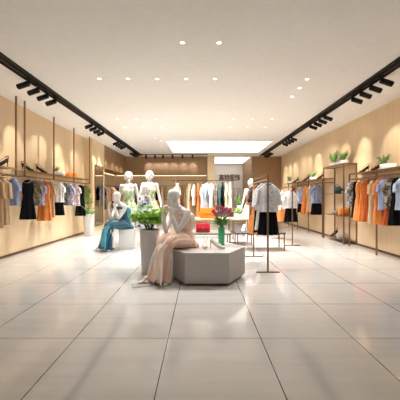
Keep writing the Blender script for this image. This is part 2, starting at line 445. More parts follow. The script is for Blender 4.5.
# ------------------------------------------------------------------ garments
def cloth_rings(prof, seg=40, folds=7, amp=.3, ph=0., drop=0., x0=0.):
    """prof: (z, halfwidth, halfdepth). folds deepen towards the hem"""
    z0 = prof[0][0]; z1 = prof[-1][0]; out = []
    P = []
    for i in range(len(prof)-1):
        a, b = prof[i], prof[i+1]
        n = max(1, int(abs(a[0]-b[0])/.045))
        for k in range(n): P.append(tuple(a[j]+(b[j]-a[j])*k/n for j in range(3)))
    P.append(prof[-1])
    for (z, w, d) in P:
        f = abs(z-z0)/max(1e-6, abs(z1-z0)); ring = []
        for k in range(seg):
            th = 2*PI*k/seg; c, s = math.cos(th), math.sin(th)
            x = w*(abs(c)**.85)*(1 if c > 0 else -1)
            fold = amp*f*math.sin(folds*th+ph+1.7*math.sin(2*th+ph))
            wr = .05*math.sin(19*z+3*th+ph)
            y = d*s*(1+fold+wr); x *= 1+.10*fold
            ring.append((x0+x, y, z-drop*f*abs(c)*.5))
        out.append(ring)
    return out
def sleeve(m, s, sh, length, r, ph, spread=.35):
    """s side; sh=(x,z) shoulder point"""
    pts = []; rs = []
    n = 6
    for i in range(n):
        f = i/(n-1)
        pts.append((s*(sh[0]-.02+spread*length*f**.8), .012*math.sin(3*f+ph), sh[1]-.02-length*f*.95))
        rs.append(r*(1-.12*f+.06*math.sin(6*f+ph)))
    m.tube(pts, rs, 12, cap=False, sx=[(1.0, .75)]*n, up=(0, 1, 0))
def build_garment(g, name, kind, mats, seedv, t=None):
    """parts in local coordinates; z=0 is the hanger's shoulder apex"""
    rnd = random.Random(seedv); ph = rnd.random()*6; W = g.get('w', .19)*.88; Ln = g.get('len', .5)
    A, B = mats[0], mats[-1]
    if kind == 'top':
        p = [(.0, .05, .03), (-.035, .095, .04), (-.095, W, .045), (-.20, W*.98, .06), (-Ln*.7, W*.9, .06), (-Ln, W*1.02, .066)]
        obj('body', MB().rings(cloth_rings(p, amp=.28, folds=6, ph=ph), False, False), A, t, True)
        for s in (-1, 1):
            m = MB(); sleeve(m, s, (W, -.10), g.get('sl', .22), .050, ph, .2); obj('sleeve', m, A, t, True)
        obj('collar', MB().tube([(.06*math.cos(a), .038*math.sin(a), .0-.02*abs(math.sin(a))*(math.sin(a) < 0)) for a in [2*PI*k/16 for k in range(17)]], .008, 6), B, t, True)
    elif kind == 'dress':
        p = [(.0, .05, .03), (-.03, .085, .035), (-.06, W*.72, .04), (-.2, W*.82, .055), (-.36, W*.68, .05), (-.44, W*.8, .06), (-Ln, W*1.12, .085)]
        obj('body', MB().rings(cloth_rings(p, amp=.38, folds=8, ph=ph), False, False), A, t, True)
        obj('neckline', MB().tube([(.075*math.cos(a), .042*math.sin(a), -.012-.05*(math.sin(a) < 0)*abs(math.sin(a))) for a in [2*PI*k/16 for k in range(17)]], .010, 6), B, t, True)
        obj('belt', MB().rings(cloth_rings([(-.345, W*.70, .056), (-.375, W*.70, .056)], amp=0), False, False), B if g.get('belt') else A, t, True)
    elif kind == 'long':
        p = [(.0, .05, .03), (-.035, .09, .035), (-.09, W*.9, .045), (-.25, W*.88, .055), (-Ln*.6, W*.85, .06), (-Ln, W*1.0, .075)]
        obj('body', MB().rings(cloth_rings(p, amp=.34, folds=7, ph=ph), False, False), A, t, True)
        for s in (-1, 1):
            m = MB(); sleeve(m, s, (W*.9, -.09), g.get('sl', .3), .045, ph, .14); obj('sleeve', m, A, t, True)
        obj('collar', MB().tube([(.06*math.cos(a), .038*math.sin(a), 0) for a in [2*PI*k/16 for k in range(17)]], .008, 6), B, t, True)
    elif kind == 'set':
        lt = g.get('lt', .5)
        p = [(.0, .055, .035), (-.035, .10, .04), (-.09, W, .048), (-.20, W*.98, .065), (-lt*.75, W*.9, .066), (-lt, W*.98, .072)]
        obj('top', MB().rings(cloth_rings(p, amp=.25, folds=6, ph=ph), False, False), A, t, True)
        for s in (-1, 1):
            m = MB(); sleeve(m, s, (W, -.10), g.get('sl', .26), .050, ph, .18); obj('sleeve', m, A, t, True)
        p = [(-lt+.05, W*.76, .045), (-lt-.05, W*.82, .055), (-Ln, W*1.02, .08)]
        obj('skirt', MB().rings(cloth_rings(p, amp=.35, folds=9, ph=ph), False, False), B, t, True)
        obj('collar', MB().tube([(.062*math.cos(a), .040*math.sin(a), -.025*(math.sin(a) < 0)*abs(math.sin(a))) for a in [2*PI*k/16 for k in range(17)]], .009, 6), mats[1] if len(mats) > 2 else A, t, True)
def hanger_mesh(drop, wid=.17):
    m = MB()
    hk = [(0, 0, drop-.012+.0)]
    r = .016
    pts = [(0, 0, .0), (0, 0, drop-2*r+.0)]
    for k in range(0, 9):
        a = -PI/2+PI*1.25*k/8
        pts.append((r*math.cos(a), 0, drop-r+.003+r*math.sin(a)))
    m.tube(pts, .0028, 6)
    m.tube([(-wid, 0, -.082), (-wid*.5, 0, -.030), (0, 0, .006), (wid*.5, 0, -.030), (wid, 0, -.082)], [.007, .009, .010, .009, .007], 8, round_=True)
    return m
_HM = {}; HC = {}
ORD = ['first', 'second', 'third', 'fourth', 'fifth', 'sixth', 'seventh', 'eighth', 'ninth', 'tenth', 'eleventh', 'twelfth', 'thirteenth', 'fourteenth', 'fifteenth', 'sixteenth', 'seventeenth', 'eighteenth', 'nineteenth', 'twentieth']
HN = {'clothes hanging on the left wall racks': ('left wall racks', 'from the camera'),
 'clothes hanging on the right wall rack near the camera': ('near right wall rack', 'from the tall shelf unit'),
 'clothes hanging on the far right wall rack': ('far right wall rack', 'from the tall shelf unit'),
 'clothes on the foreground freestanding rack': ('foreground freestanding rack', 'from the camera'),
 'clothes on the freestanding rack near the right wall': ('freestanding rack near the right wall', 'from the camera'),
 'clothes on the wide rack behind the tables': ('wide rack behind the tables', 'from the left'),
 'clothes in the back wall recess': ('back wall recess rail', 'from the left'),
 'clothes in the left wall recess': ('left wall recess rail', 'from the camera'),
 'white clothes in the passage': ('passage rail under the sign', 'from the left')}
def hang(label, kind, mats, x, y, zr, rz=0, group=None, short=None, hm=None, cat=None, **g):
    """zr = height of the rail axis; garment + its hanger, each a thing"""
    nm = {'top': 'short_shirt', 'dress': 'sleeveless_dress', 'long': 'long_coat', 'set': 'skirt_outfit'}[kind]
    ct = {'top': 'top', 'dress': 'dress', 'long': 'long garment', 'set': 'outfit'}[kind]
    drop = g.get('drop', .08)
    z = zr+.0105-drop+.002
    t = thing(nm, label, ct, (x, y, z), rz, group)
    build_garment(g, nm, kind, mats, int(abs(x*1000)+abs(y*777)), t)
    key = (drop, round(g.get('w', .19), 2), id(hm))
    if key not in _HM: _HM[key] = hanger_mesh(drop, g.get('w', .19)*.86 if kind != 'dress' else g.get('w', .19)*.62).mesh('hanger', hm or M_hang, True)
    h = bpy.data.objects.new('clothes_hanger', _HM[key]); COL.objects.link(h)
    h.location = (x, y, z); h.rotation_euler = (0, 0, rz)
    pl, fm = HN[group]; HC[group] = HC.get(group, 0)+1
    tag(h, 'thin hanger on the %s, %s %s' % (pl, ORD[HC[group]-1], fm), 'hanger', 'hangers for the '+group)
    return t

def fab(name, rgb, **k):
    k.setdefault('rough', .85); k.setdefault('var', .05); k.setdefault('scale', 9); m = plain(name, rgb, **k)
    m.node_tree.nodes['Principled BSDF'].inputs['Specular IOR Level'].default_value = .15; return m
F_beige = fab('beige_linen', (200, 172, 138)); F_tan = fab('tan_linen', (186, 152, 116)); F_blue = fab('periwinkle_cotton', (140, 152, 190))
F_black = fab('black_crepe', (8, 9, 14)); F_bead = speckle('grey_beading', (60, 66, 74), [(150, 156, 160), (90, 100, 108)], 60, .4)
F_olive = speckle('olive_print', (120, 108, 84), [(84, 76, 58), (150, 138, 112)], 30, .5); F_lilac = speckle('lilac_print', (164, 160, 196), [(206, 196, 200), (130, 126, 170)], 26, .6)
F_orange = fab('orange_chiffon', (216, 132, 70), var=.08); F_rust = fab('rust_cloth', (176, 82, 40), var=.08); F_orangel = fab('light_orange_chiffon', (232, 156, 92), var=.08)
F_white = speckle('white_knit', (226, 226, 226), [(206, 208, 212), (240, 240, 240)], 40, .5); F_whitep = fab('white_cotton', (236, 234, 230))
F_grey = speckle('grey_print', (74, 74, 76), [(130, 128, 126), (40, 40, 44)], 34, .5); F_pastel = speckle('pastel_print', (206, 190, 176), [(150, 140, 176), (222, 200, 190), (190, 130, 130), (140, 150, 140)], 30, .35)
F_oliveg = fab('olive_green', (120, 128, 70)); F_lblue = fab('light_blue_cotton', (176, 192, 214)); F_kb = speckle('blue_check', (150, 160, 196), [(176, 184, 212), (126, 136, 176)], 30, .5)
F_tealg = fab('dusty_teal', (70, 130, 132)); F_navy = fab('deep_navy', (26, 30, 48)); F_cream = fab('cream_cotton', (236, 224, 200)); F_brownp = speckle('brown_patterned', (112, 98, 80), [(150, 140, 124), (80, 68, 54), (176, 170, 160)], 26, .4)
F_yellow = fab('mustard', (206, 164, 70))

def XY(px, x): return x*F/(px-CX)
gl = 'clothes hanging on the left wall racks'
xl = -3.66
rz0 = lambda a: R(a)
LW = [
 ('dark tan dress cut by the left frame edge, on the nearest left wall rack', 'long', [F_tan], -6, 12, dict(w=.18, len=.92)),
 ('beige long garment beside the blue top on the left wall rack', 'long', [F_beige, F_tan], 1.5, 10, dict(w=.18, len=.88)),
 ('periwinkle blue short-sleeved top between the beige garment and the black dress, left wall', 'top', [F_blue], 13.5, -12, dict(w=.145, len=.53, sl=.14)),
 ('sleeveless black dress with a grey beaded neckline on the left wall rack', 'dress', [F_black, F_bead], 28, 5, dict(w=.175, len=.84)),
 ('olive printed top directly behind the black beaded dress, left wall', 'top', [F_olive], 35.6, 8, dict(w=.13, len=.52, sl=.16)),
 ('lilac printed top between the olive top and the orange dress, left wall', 'top', [F_lilac], 39.8, 0, dict(w=.14, len=.56, sl=.16)),
 ('orange dress hanging on the left wall rack below the black heels', 'dress', [F_orange, F_rust], 44.5, 0, dict(w=.18, len=.92)),
 ('slim tan cardigan dress behind the orange one, left wall', 'long', [F_tan, F_beige], 50, 4, dict(w=.14, len=.86, sl=.22)),
 ('white knit top over black skirt, left wall rack, below the white trough', 'set', [F_white, F_black], 59, 0, dict(w=.165, len=.84, lt=.50, sl=.13)),
 ('grey and black printed top just right of the white knit outfit, left wall', 'top', [F_grey], 64.5, 5, dict(w=.16, len=.58, sl=.14)),
 ('lilac speckled top under the orange bags, left wall', 'top', [F_lilac, F_pastel], 69, 3, dict(w=.16, len=.60, sl=.16)),
 ('pastel multicoloured printed top next to the last black dress, left wall', 'top', [F_pastel], 75, -4, dict(w=.185, len=.62, sl=.14)),
 ('plain black dress near the far end of the left wall rack', 'dress', [F_black], 80.5, 0, dict(w=.17, len=.94)),
 ('narrow olive green top, last on the left wall rack by the planter', 'top', [F_oliveg], 85.6, 0, dict(w=.15, len=.60, sl=.12)),
]
for lab, k, ms, px, rz, g in LW:
    hang(lab, k, ms, xl-.03, XY(px, xl-.03), RZ_, R(rz), gl, **g)
gr = 'clothes hanging on the right wall rack near the camera'
xr = 3.7
RW = [
 ('lilac-blue short top nearest the tall shelf unit, right wall rack', 'top', [F_lilac, F_kb], 352.0, 0, dict(w=.15, len=.56, sl=.16)),
 ('dark olive patterned top, second from the tall shelf unit, right wall', 'top', [F_brownp], 354.6, 4, dict(w=.15, len=.60, sl=.14)),
 ('slim black dress left of the bright orange dresses, right wall', 'dress', [F_black], 357.2, 0, dict(w=.14, len=.86)),
 ('long light orange pleated dress, left of the pair of orange ones, right wall', 'dress', [F_orangel, F_orange], 360.5, 6, dict(w=.17, len=.90)),
 ('long orange pleated dress, right of the pair of orange ones, right wall', 'dress', [F_orange, F_orangel], 365.2, -4, dict(w=.17, len=.92)),
 ('rust brown dress half hidden between the orange pair and the beige garment, right wall', 'dress', [F_rust], 369.2, 0, dict(w=.14, len=.90)),
 ('long beige open garment in the middle of the near right wall rack', 'long', [F_beige, F_olive], 373.6, 4, dict(w=.135, len=.92, sl=.2)),
 ('orange long-sleeved dress between the beige garment and the blue top, right wall', 'long', [F_orange, F_orangel], 379.6, 0, dict(w=.145, len=.93, sl=.24)),
 ('periwinkle blue top beside the olive patterned outfit, right wall', 'top', [F_blue], 385.3, -6, dict(w=.16, len=.62, sl=.16)),
 ('outfit of brown-grey patterned top over a rust orange skirt, right wall', 'set', [F_brownp, F_rust], 390.5, 4, dict(w=.165, len=.92, lt=.58, sl=.16)),
 ('black dress at the right frame edge, right wall', 'dress', [F_black], 397.5, 0, dict(w=.17, len=.90)),
 ('pale blue top cut by the right frame edge', 'top', [F_lblue], 403.5, 0, dict(w=.17, len=.60, sl=.16)),
 ('cream long garment mostly outside the right frame edge', 'long', [F_cream], 412, 0, dict(w=.17, len=.9)),
]
for lab, k, ms, px, rz, g in RW:
    hang(lab, k, ms, xr+.03, XY(px, xr+.03), RZ_, R(rz), gr, **g)
gr2 = 'clothes hanging on the far right wall rack'
RF = [
 ('blue top over black skirt nearest the tall shelf unit, far right rack', 'set', [F_kb, F_black], 316.6, 0, dict(w=.22, len=.93, lt=.56, sl=.16)),
 ('beige slim garment between the blue and the orange ones, far right rack', 'long', [F_beige], 311.3, 0, dict(w=.17, len=.86, sl=.2)),
 ('long orange dress, brightest on the far right rack', 'dress', [F_orange, F_orangel], 307.0, 0, dict(w=.22, len=.96)),
 ('blue top over black skirt just beyond the orange dress, far right rack', 'set', [F_kb, F_black], 301.6, 0, dict(w=.18, len=.92, lt=.60, sl=.16)),
 ('orange garment farther along the far right rack', 'long', [F_orangel], 298.2, 0, dict(w=.18, len=.9, sl=.2)),
 ('grey printed top at the far end of the far right rack', 'top', [F_grey], 295.3, 0, dict(w=.18, len=.6)),
]
for lab, k, ms, px, rz, g in RF:
    hang(lab, k, ms, xr+.01, XY(px, xr+.01), RZ_, R(rz), gr2, **g)

# ------------------------------------------------------------------ free-standing T racks
def t_rack(label, x, y0, y1, ztop, foot=.19):
    t = thing('freestanding_clothes_rack', label, 'clothes rack', (x, y0, 0)); L = y1-y0
    for y in (0, L):
        obj('post', MB().box(-.013, .013, y-.013, y+.013, .018, ztop-.02), M_bronze, t)
        obj('foot', MB().box(-foot, foot, y-.02, y+.02, 0, .018), M_bronze, t, bevel=.003)
    obj('top_rail', MB().box(-.016, .016, -.013, L+.013, ztop-.02, ztop), M_bronze, t)
    obj('hanging_rail', MB().box(-.0105, .0105, .013, L-.013, ztop-.096, ztop-.075), M_shelf, t)
    return t
t_rack('bronze freestanding T-foot rack in the foreground, right of the concrete bench', 1.09, 4.68, 5.92, 1.59)
t_rack('bronze freestanding T-foot rack farther back, near the right wall', 2.31, 7.28, 8.55, 1.49)
g1 = 'clothes on the foreground freestanding rack'
x = 1.10
hz = 1.585-.085
R1 = [
 ('outfit of white knit top over black skirt, front of the foreground rack', 'set', [F_white, F_bead, F_black], 4.84, 0, dict(w=.20, len=.86, lt=.48, sl=.26, drop=.06)),
 ('grey-white knit top second on the foreground rack', 'set', [F_white, F_whitep], 5.02, 9, dict(w=.18, len=.80, lt=.46, sl=.30, drop=.06)),
 ('long black dress behind the white knit tops, foreground rack', 'long', [F_black], 5.2, 0, dict(w=.17, len=.86, drop=.06)),
 ('orange dress toward the back of the foreground rack', 'dress', [F_orangel, F_orange], 5.40, -8, dict(w=.19, len=.92, drop=.06)),
 ('grey printed top between the orange dresses, foreground rack', 'top', [F_grey], 5.56, 0, dict(w=.17, len=.58, drop=.06)),
 ('orange and white garment, last on the foreground rack', 'long', [F_orangel, F_whitep], 5.74, -6, dict(w=.18, len=.9, drop=.06)),
]
for lab, k, ms, y, rz, g in R1: hang(lab, k, ms, x+(.03 if y < 4.9 else 0), y, hz, R(rz), g1, **g)
g2 = 'clothes on the freestanding rack near the right wall'
R2 = [
 ('outfit of white top over a black skirt, front of the rack near the right wall', 'set', [F_white, F_black], 7.44, 0, dict(w=.20, len=.78, lt=.43, sl=.13, drop=.05)),
 ('white blouse second on the rack near the right wall', 'top', [F_whitep], 7.64, 6, dict(w=.18, len=.46, sl=.3, drop=.05)),
 ('orange garment in the middle of the rack near the right wall', 'long', [F_orange], 7.84, 0, dict(w=.18, len=.8, drop=.05)),
 ('white and grey blouse fourth on the rack near the right wall', 'top', [F_white], 8.05, 0, dict(w=.19, len=.5, drop=.05)),
 ('light orange dress at the back of the rack near the right wall', 'dress', [F_orangel], 8.3, 0, dict(w=.21, len=.84, drop=.05)),
]
for lab, k, ms, y, rz, g in R2: hang(lab, k, ms, 2.32, y, 1.485-.085, R(rz), g2, **g)

# back freestanding rack, running across
t = thing('freestanding_clothes_rack', 'wide bronze freestanding rack running across the shop behind the display tables', 'clothes rack', (-.76, 8.5, 0))
for xx in (0, 1.72):
    obj('post', MB().box(xx-.013, xx+.013, -.013, .013, .018, 1.69), M_bronze, t)
    obj('foot', MB().box(xx-.02, xx+.02, -.2, .2, 0, .018), M_bronze, t)
obj('top_rail', MB().box(-.1, 1.82, -.012, .012, 1.69, 1.71), M_bronze, t)
g3 = 'clothes on the wide rack behind the tables'
BR = [
 ('white top at the left end of the wide back rack, by the seated mannequin head', 'top', [F_whitep], 177.5, 70, dict(w=.17, len=.7, drop=.10)),
 ('tan and grey long garment second on the wide back rack', 'long', [F_beige, F_grey], 189.5, 80, dict(w=.17, len=.86, drop=.10)),
 ('narrow white top third on the wide back rack', 'top', [F_whitep], 194, 76, dict(w=.16, len=.6, drop=.14)),
 ('tall orange dress left of the light blue top, wide back rack', 'dress', [F_orange], 198.4, 84, dict(w=.18, len=.98, drop=.10)),
 ('white top just left of the light blue one, wide back rack', 'top', [F_whitep], 202.8, 72, dict(w=.18, len=.68, drop=.12)),
 ('light blue shirt turned toward the camera above the orange bag, wide back rack', 'top', [F_lblue, F_kb], 206.8, 48, dict(w=.18, len=.78, drop=.07)),
 ('pale grey blouse right of the light blue shirt, wide back rack', 'top', [F_white], 211.6, 64, dict(w=.17, len=.70, drop=.10)),
 ('brown printed dress beside the black garment, wide back rack', 'dress', [F_brownp, F_yellow], 216.3, 78, dict(w=.18, len=.8, drop=.12)),
 ('dusty teal garment edge-on left of the black one, wide back rack', 'long', [F_tealg], 219.6, 88, dict(w=.15, len=.84, drop=.12)),
 ('black coat edge-on on the wide back rack, above the flowers', 'long', [F_black], 222.6, 80, dict(w=.16, len=.92, drop=.07)),
 ('cream long garment left of the right post, wide back rack', 'long', [F_cream], 226.4, 76, dict(w=.18, len=.9, drop=.10)),
 ('white speckled blouse at the right post, wide back rack', 'long', [F_lilacw if False else F_whitep, F_white], 229.8, 80, dict(w=.16, len=.8, drop=.07)),
]
for lab, k, ms, px, rz, g in BR:
    hang(lab, k, ms, (px-CX)/F*8.5, 8.5, 1.70, R(rz), g3, **g).scale = (1, .65, 1)

# clothes in the back recess and the left recess
g4 = 'clothes in the back wall recess'
cols = [('beige', F_beige), ('white', F_whitep), ('orange', F_orange), ('black', F_black), ('tan', F_tan), ('grey printed', F_grey), ('cream', F_cream), ('light blue', F_lblue), ('rust', F_rust), ('pastel printed', F_pastel)]
seq = [(131, 3, 0), (133.5, 1, 1), (137.5, 5, 0), (140.5, 0, 2), (154, 7, 0), (157, 3, 1), (160, 2, 2), (162.5, 6, 0), (166, 4, 1), (180.2, 2, 0), (182.6, 4, 1), (185.2, 0, 2), (187.5, 6, 0), (191.5, 5, 1), (195.5, 8, 2), (199.5, 4, 0), (203.5, 1, 1), (206, 9, 0)]
wd = {131: 'far left of the row', 133.5: 'second from the left', 137.5: 'between the two floral mannequins, left', 140.5: 'between the two floral mannequins, right', 154: 'right of the second floral mannequin', 157: 'behind the fern, right of the blue one', 160: 'behind the seated mannequin hands', 162.5: 'just left of the seated mannequin head', 166: 'behind the seated mannequin head', 180.2: 'first right of the seated mannequin head', 182.6: 'second right of the seated mannequin head', 185.2: 'third right of the seated mannequin head', 187.5: 'fourth right of the seated mannequin head', 191.5: 'left of the tall orange dress', 195.5: 'behind the tall orange dress', 199.5: 'behind the narrow white top', 203.5: 'behind the light blue shirt', 206: 'last before the pale pilaster'}
for px, ci, kd in seq:
    cn, cm = cols[ci]
    k = ('long', 'top', 'dress')[kd]
    hang('%s %s in the back recess, %s' % (cn, ('long coat', 'short top', 'sleeveless dress')[kd], wd[px]), k, [cm], (px-CX)/F*14.62, 14.62, 1.78, R(80+(px*7) % 16), g4, w=.18, len=(.95, .66, .98)[kd], drop=.07)
g5 = 'clothes in the left wall recess'
LS = [
 ('black coat at the near end of the left recess, beside the mirror', 'long', F_black, 11.45), ('deep navy long garment second in the left recess', 'long', F_navy, 11.8),
 ('pastel printed top in the left recess', 'top', F_pastel, 12.15), ('tan dress in the left recess', 'dress', F_beige, 12.5), ('orange top in the left recess behind the teal mannequin', 'top', F_orangel, 12.85),
 ('white blouse in the left recess', 'top', F_whitep, 13.15), ('grey printed long garment in the left recess', 'long', F_grey, 13.5), ('black dress at the far end of the left recess', 'dress', F_black, 13.9)]
for lab, k, ms, y in LS:
    hang(lab, k, [ms], -3.99, y, 1.72, R(-6), g5, w=.17, len={'long': .95, 'top': .62, 'dress': .95}[k], drop=.07)

# ------------------------------------------------------------------ bags, shoes, planters
def make_bag(name, label, mat, w, h, d, loc, rz=0, group=None, twin=False, flap=True):
    t = thing(name, label, 'bag', loc, rz, group)
    rg = []
    for (z, sx, sy) in ((0, .92, .85), (.012, 1, 1), (h*.35, 1.0, 1.0), (h*.75, .97, .85), (h*.96, .93, .6), (h, .90, .5)):
        ring = []
        for k in range(24):
            a = 2*PI*k/24; c, s_ = math.cos(a), math.sin(a)
            ring.append((w/2*sx*math.copysign(abs(c)**.4, c), d/2*sy*math.copysign(abs(s_)**.4, s_), z))
        rg.append(ring)
    obj('body', MB().rings(rg), mat, t, True)
    hh = h*.5
    for s in ((-1, 1) if twin else (0,)):
        pts = [(w*.26*math.cos(PI*k/12), s*d*.22, h*.93+hh*math.sin(PI*k/12)*.62) for k in range(13)]
        obj('handle', MB().tube(pts, .006 if w < .3 else .009, 8), mat, t, True)
    if flap:
        obj('flap', MB().rings([[(w*.45*a, -d*.5*b-.004, z) for (a, b, z) in ((-1, .5, h*.97), (1, .5, h*.97), (.95, 1.03, h*.48), (-.95, 1.03, h*.48))],
                                [(w*.45*a, -d*.5*b-.010, z) for (a, b, z) in ((-1, .5, h*.99), (1, .5, h*.99), (.95, 1.03, h*.46), (-.95, 1.03, h*.46))]]), mat, t)
        obj('clasp', MB().box(-.014, .014, -d*.5-.022, -d*.5-.01, h*.42, h*.52), M_goldm, t)
    return t
def make_heel(label, mat, loc, rz=0, loops=False, s=1., group='high-heeled shoes', platform=False):
    """toe towards local -X"""
    t = thing('high_heel_shoe', label, 'shoe', loc, rz, group); t.scale = (s, s, s)
    P = [(-.125, .012, .010, .010), (-.112, .016, .026, .014), (-.085, .021, .036, .019), (-.05, .027, .038, .024), (-.01, .040, .032, .030), (.035, .068, .027, .030), (.075, .098, .027, .030), (.10, .108, .025, .032), (.112, .110, .015, .030)]
    P = [(x, .012+(z-.012)*1.2 if x > -.09 else z, w, hh) for (x, z, w, hh) in P]
    rg = []
    for (x, z, w, hh) in P:
        ring = []
        for k in range(14):
            a = 2*PI*k/14
            yy = w*math.cos(a); zz = hh*math.sin(a) if math.sin(a) < 0 else hh*math.sin(a)
            if x > -.06 and math.sin(a) > 0: zz = hh*(.55-.35*abs(math.sin(a)))+ (abs(math.cos(a))**3)*hh*.7
            ring.append((x, yy, z+zz*1.15+.006))
        rg.append(ring)
    obj('upper', MB().rings(rg), mat, t, True)
    obj('sole', MB().tube([(p[0], 0, max(.004, p[1]-p[3]*.55)) for p in P], [p[2]*.96 for p in P], 10, sx=[(.10, 1)]*len(P), up=(0, 0, 1)), mat, t, True)
    obj('heel', MB().tube([(.092, 0, .122), (.098, 0, .06), (.102, 0, 0)], [.017, .007, .005], 10), mat, t, True)
    if loops:
        obj('ankle_strap', MB().tube([(.085+.033*math.cos(2*PI*k/16), .030*math.sin(2*PI*k/16), .205+.012*math.cos(2*PI*k/16)) for k in range(17)], .006, 6), M_wire, t, True)
        obj('heel_strap', MB().tube([(.112, 0, .15), (.118, 0, .208)], .006, 6), M_wire, t, True)
        m = MB(); m.tube([(-.04, .03, .045), (-.015, .02, .10), (-.03, -.0, .11), (-.045, -.03, .045)], .004, 6); obj('centre_strap', MB().tube([(-.02, .0, .12), (.053, 0, .198)], .004, 6), M_wire, t, True)
        obj('strap', m, M_wire, t, True)
    return t
def leaf_clump(m, c, n, rx, rz_, L, W, seedv, up=.4):
    rnd = random.Random(seedv); c = Vector(c)
    for i in range(n):
        a = rnd.random()*2*PI; rr = math.sqrt(rnd.random()); z = rnd.random()
        p = c+Vector((rx*rr*math.cos(a), rx*rr*math.sin(a), rz_*z*(1-.5*rr*rr)))
        d = Vector((math.cos(a)*(.3+rr), math.sin(a)*(.3+rr), up*(rnd.random()-.1)+.25*z)).normalized()
        sd = d.cross(Vector((0, 0, 1))).normalized(); nn = sd.cross(d)
        l = L*(.6+.7*rnd.random()); w = W*(.7+.6*rnd.random())
        q = [p, p+d*l*.45+sd*w+nn*.1*l, p+d*l-nn*.15*l, p+d*l*.45-sd*w+nn*.1*l]
        mid = p+d*l*.5+nn*.02*l
        m.face([q[0], q[1], q[2]]); m.face([q[0], q[2], q[3]])
def arch_leaf(m, p, d, L, W, droop=.5, n=6):
    p = Vector(p); d = Vector(d).normalized(); prevs = None
    sd = d.cross(Vector((0, 0, 1))); sd = sd.normalized() if sd.length > 1e-3 else Vector((1, 0, 0))
    q = p.copy(); dd = d.copy()
    for i in range(n+1):
        f = i/n; w = W*math.sin(PI*min(.98, .08+f*.92))**.8
        a, b = q-sd*w, q+sd*w
        c = q+Vector((0, 0, -w*.35))
        if prevs: 
            m.face([prevs[0], prevs[2], c, a]); m.face([prevs[2], prevs[1], b, c])
        prevs = (a, b, c)
        dd = (dd+Vector((0, 0, -droop/n))).normalized(); q = q+dd*L/n
def trough_planter(label, loc, rz, w, h, d, plants, seedv, group='white trough planters', kind=0):
    t = thing('trough_planter', label, 'planter', loc, rz, group)
    rg = []
    for (z, s) in ((0, .9), (.01, .96), (h, 1.0), (h, .86), (h*.8, .85)):
        rg.append([(w/2*s*math.copysign(abs(math.cos(a))**.35, math.cos(a)), d/2*s*math.copysign(abs(math.sin(a))**.35, math.sin(a)), z) for a in [2*PI*k/24 for k in range(24)]])
    obj('pot', MB().rings(rg, True, False), M_ceramic, t, True)
    obj('soil', MB().box(-w*.40, w*.40, -d*.38, d*.38, h*.7, h*.82), M_soil, t)
    for (x, hh, sp, n) in plants:
        m = MB(); rnd = random.Random(seedv+int(x*100))
        for i in range(n):
            a = rnd.random()*2*PI; e = .9+rnd.random()*2.6
            st = Vector((x+.01*math.cos(a), .01*math.sin(a), h*.8))
            if kind == 0: arch_leaf(m, st+Vector((sp*.2*math.cos(a), sp*.2*math.sin(a), hh*.35*rnd.random())), (math.cos(a), math.sin(a), e), hh*(.6+.5*rnd.random()), sp*.17, .8)
        for v in m.bm.verts: v.co.y *= .6
        obj('foliage', m, M_leafd, t)
        obj('stem', MB().tube([(x, 0, h*.75), (x+.004, 0, h*.8+hh*.5)], .005, 6), M_stem, t)
    return t
def tall_planter(label, loc, kind):
    t = thing('tall_planter', label, 'planter', loc, 0, 'tall pale floor planters')
    rg = []
    for (z, w) in ((0, .115), (.01, .122), (.69, .152), (.70, .150), (.70, .135), (.64, .133)):
        ring = []
        for k in range(32):
            a = 2*PI*k/32
            ring.append((w*math.copysign(abs(math.cos(a))**.55, math.cos(a)), w*math.copysign(abs(math.sin(a))**.55, math.sin(a)), z))
        rg.append(ring)
    obj('pot', MB().rings(rg, True, False), M_pot, t, True)
    obj('soil', MB().cyl(0, 0, .63, .655, .128, seg=24), M_soil, t)
    m = MB()
    if kind == 'bush':
        rnd = random.Random(3)
        st = MB()
        for i in range(44):
            a = rnd.random()*2*PI; e = rnd.random()
            r = .05+.19*math.sqrt(rnd.random()); z = .74+.34*(1-(r/.29)**2)*rnd.random()**.7+.02
            tip = Vector((r*math.cos(a), r*math.sin(a), z))
            st.tube([(.03*math.cos(a), .03*math.sin(a), .65), (r*.5*math.cos(a), r*.5*math.sin(a), .65+(z-.65)*.7), tuple(tip)], [.004, .003, .002], 5)
            leaf_clump(m, tip-Vector((0, 0, .005)), 70, .08, .035, .06, .009, i, .2)
        obj('stem', st, M_stem, t); obj('foliage', m, M_leaf, t)
    else:
        rnd = random.Random(9); st = MB()
        for i in range(22):
            a = rnd.random()*2*PI; e = .6+2.8*rnd.random()
            st0 = (.02*math.cos(a), .02*math.sin(a), .65)
            arch_leaf(m, st0, (math.cos(a), math.sin(a), e), .30+.26*rnd.random(), .028, .9)
        for i in range(9):
            a = rnd.random()*2*PI
            st.tube([(0, 0, .65), (.03*math.cos(a), .03*math.sin(a), .9), (.08*math.cos(a), .08*math.sin(a), 1.16+.1*rnd.random())], [.005, .003, .002], 5)
            leaf_clump(m, (.07*math.cos(a), .07*math.sin(a), 1.0), 12, .05, .2, .07, .011, i+50, .6)
        obj('stem', st, M_stem, t); obj('foliage', m, M_leafd, t)
    return t
tall_planter('tall pale grey tapered planter with a bright green bushy fern beside the seated peach mannequin', (-.815, 4.68, 0), 'bush')
tall_planter('tall pale grey planter with a loose leafy plant at the left wall end', (-3.49, 9.08, 0), 'loose')

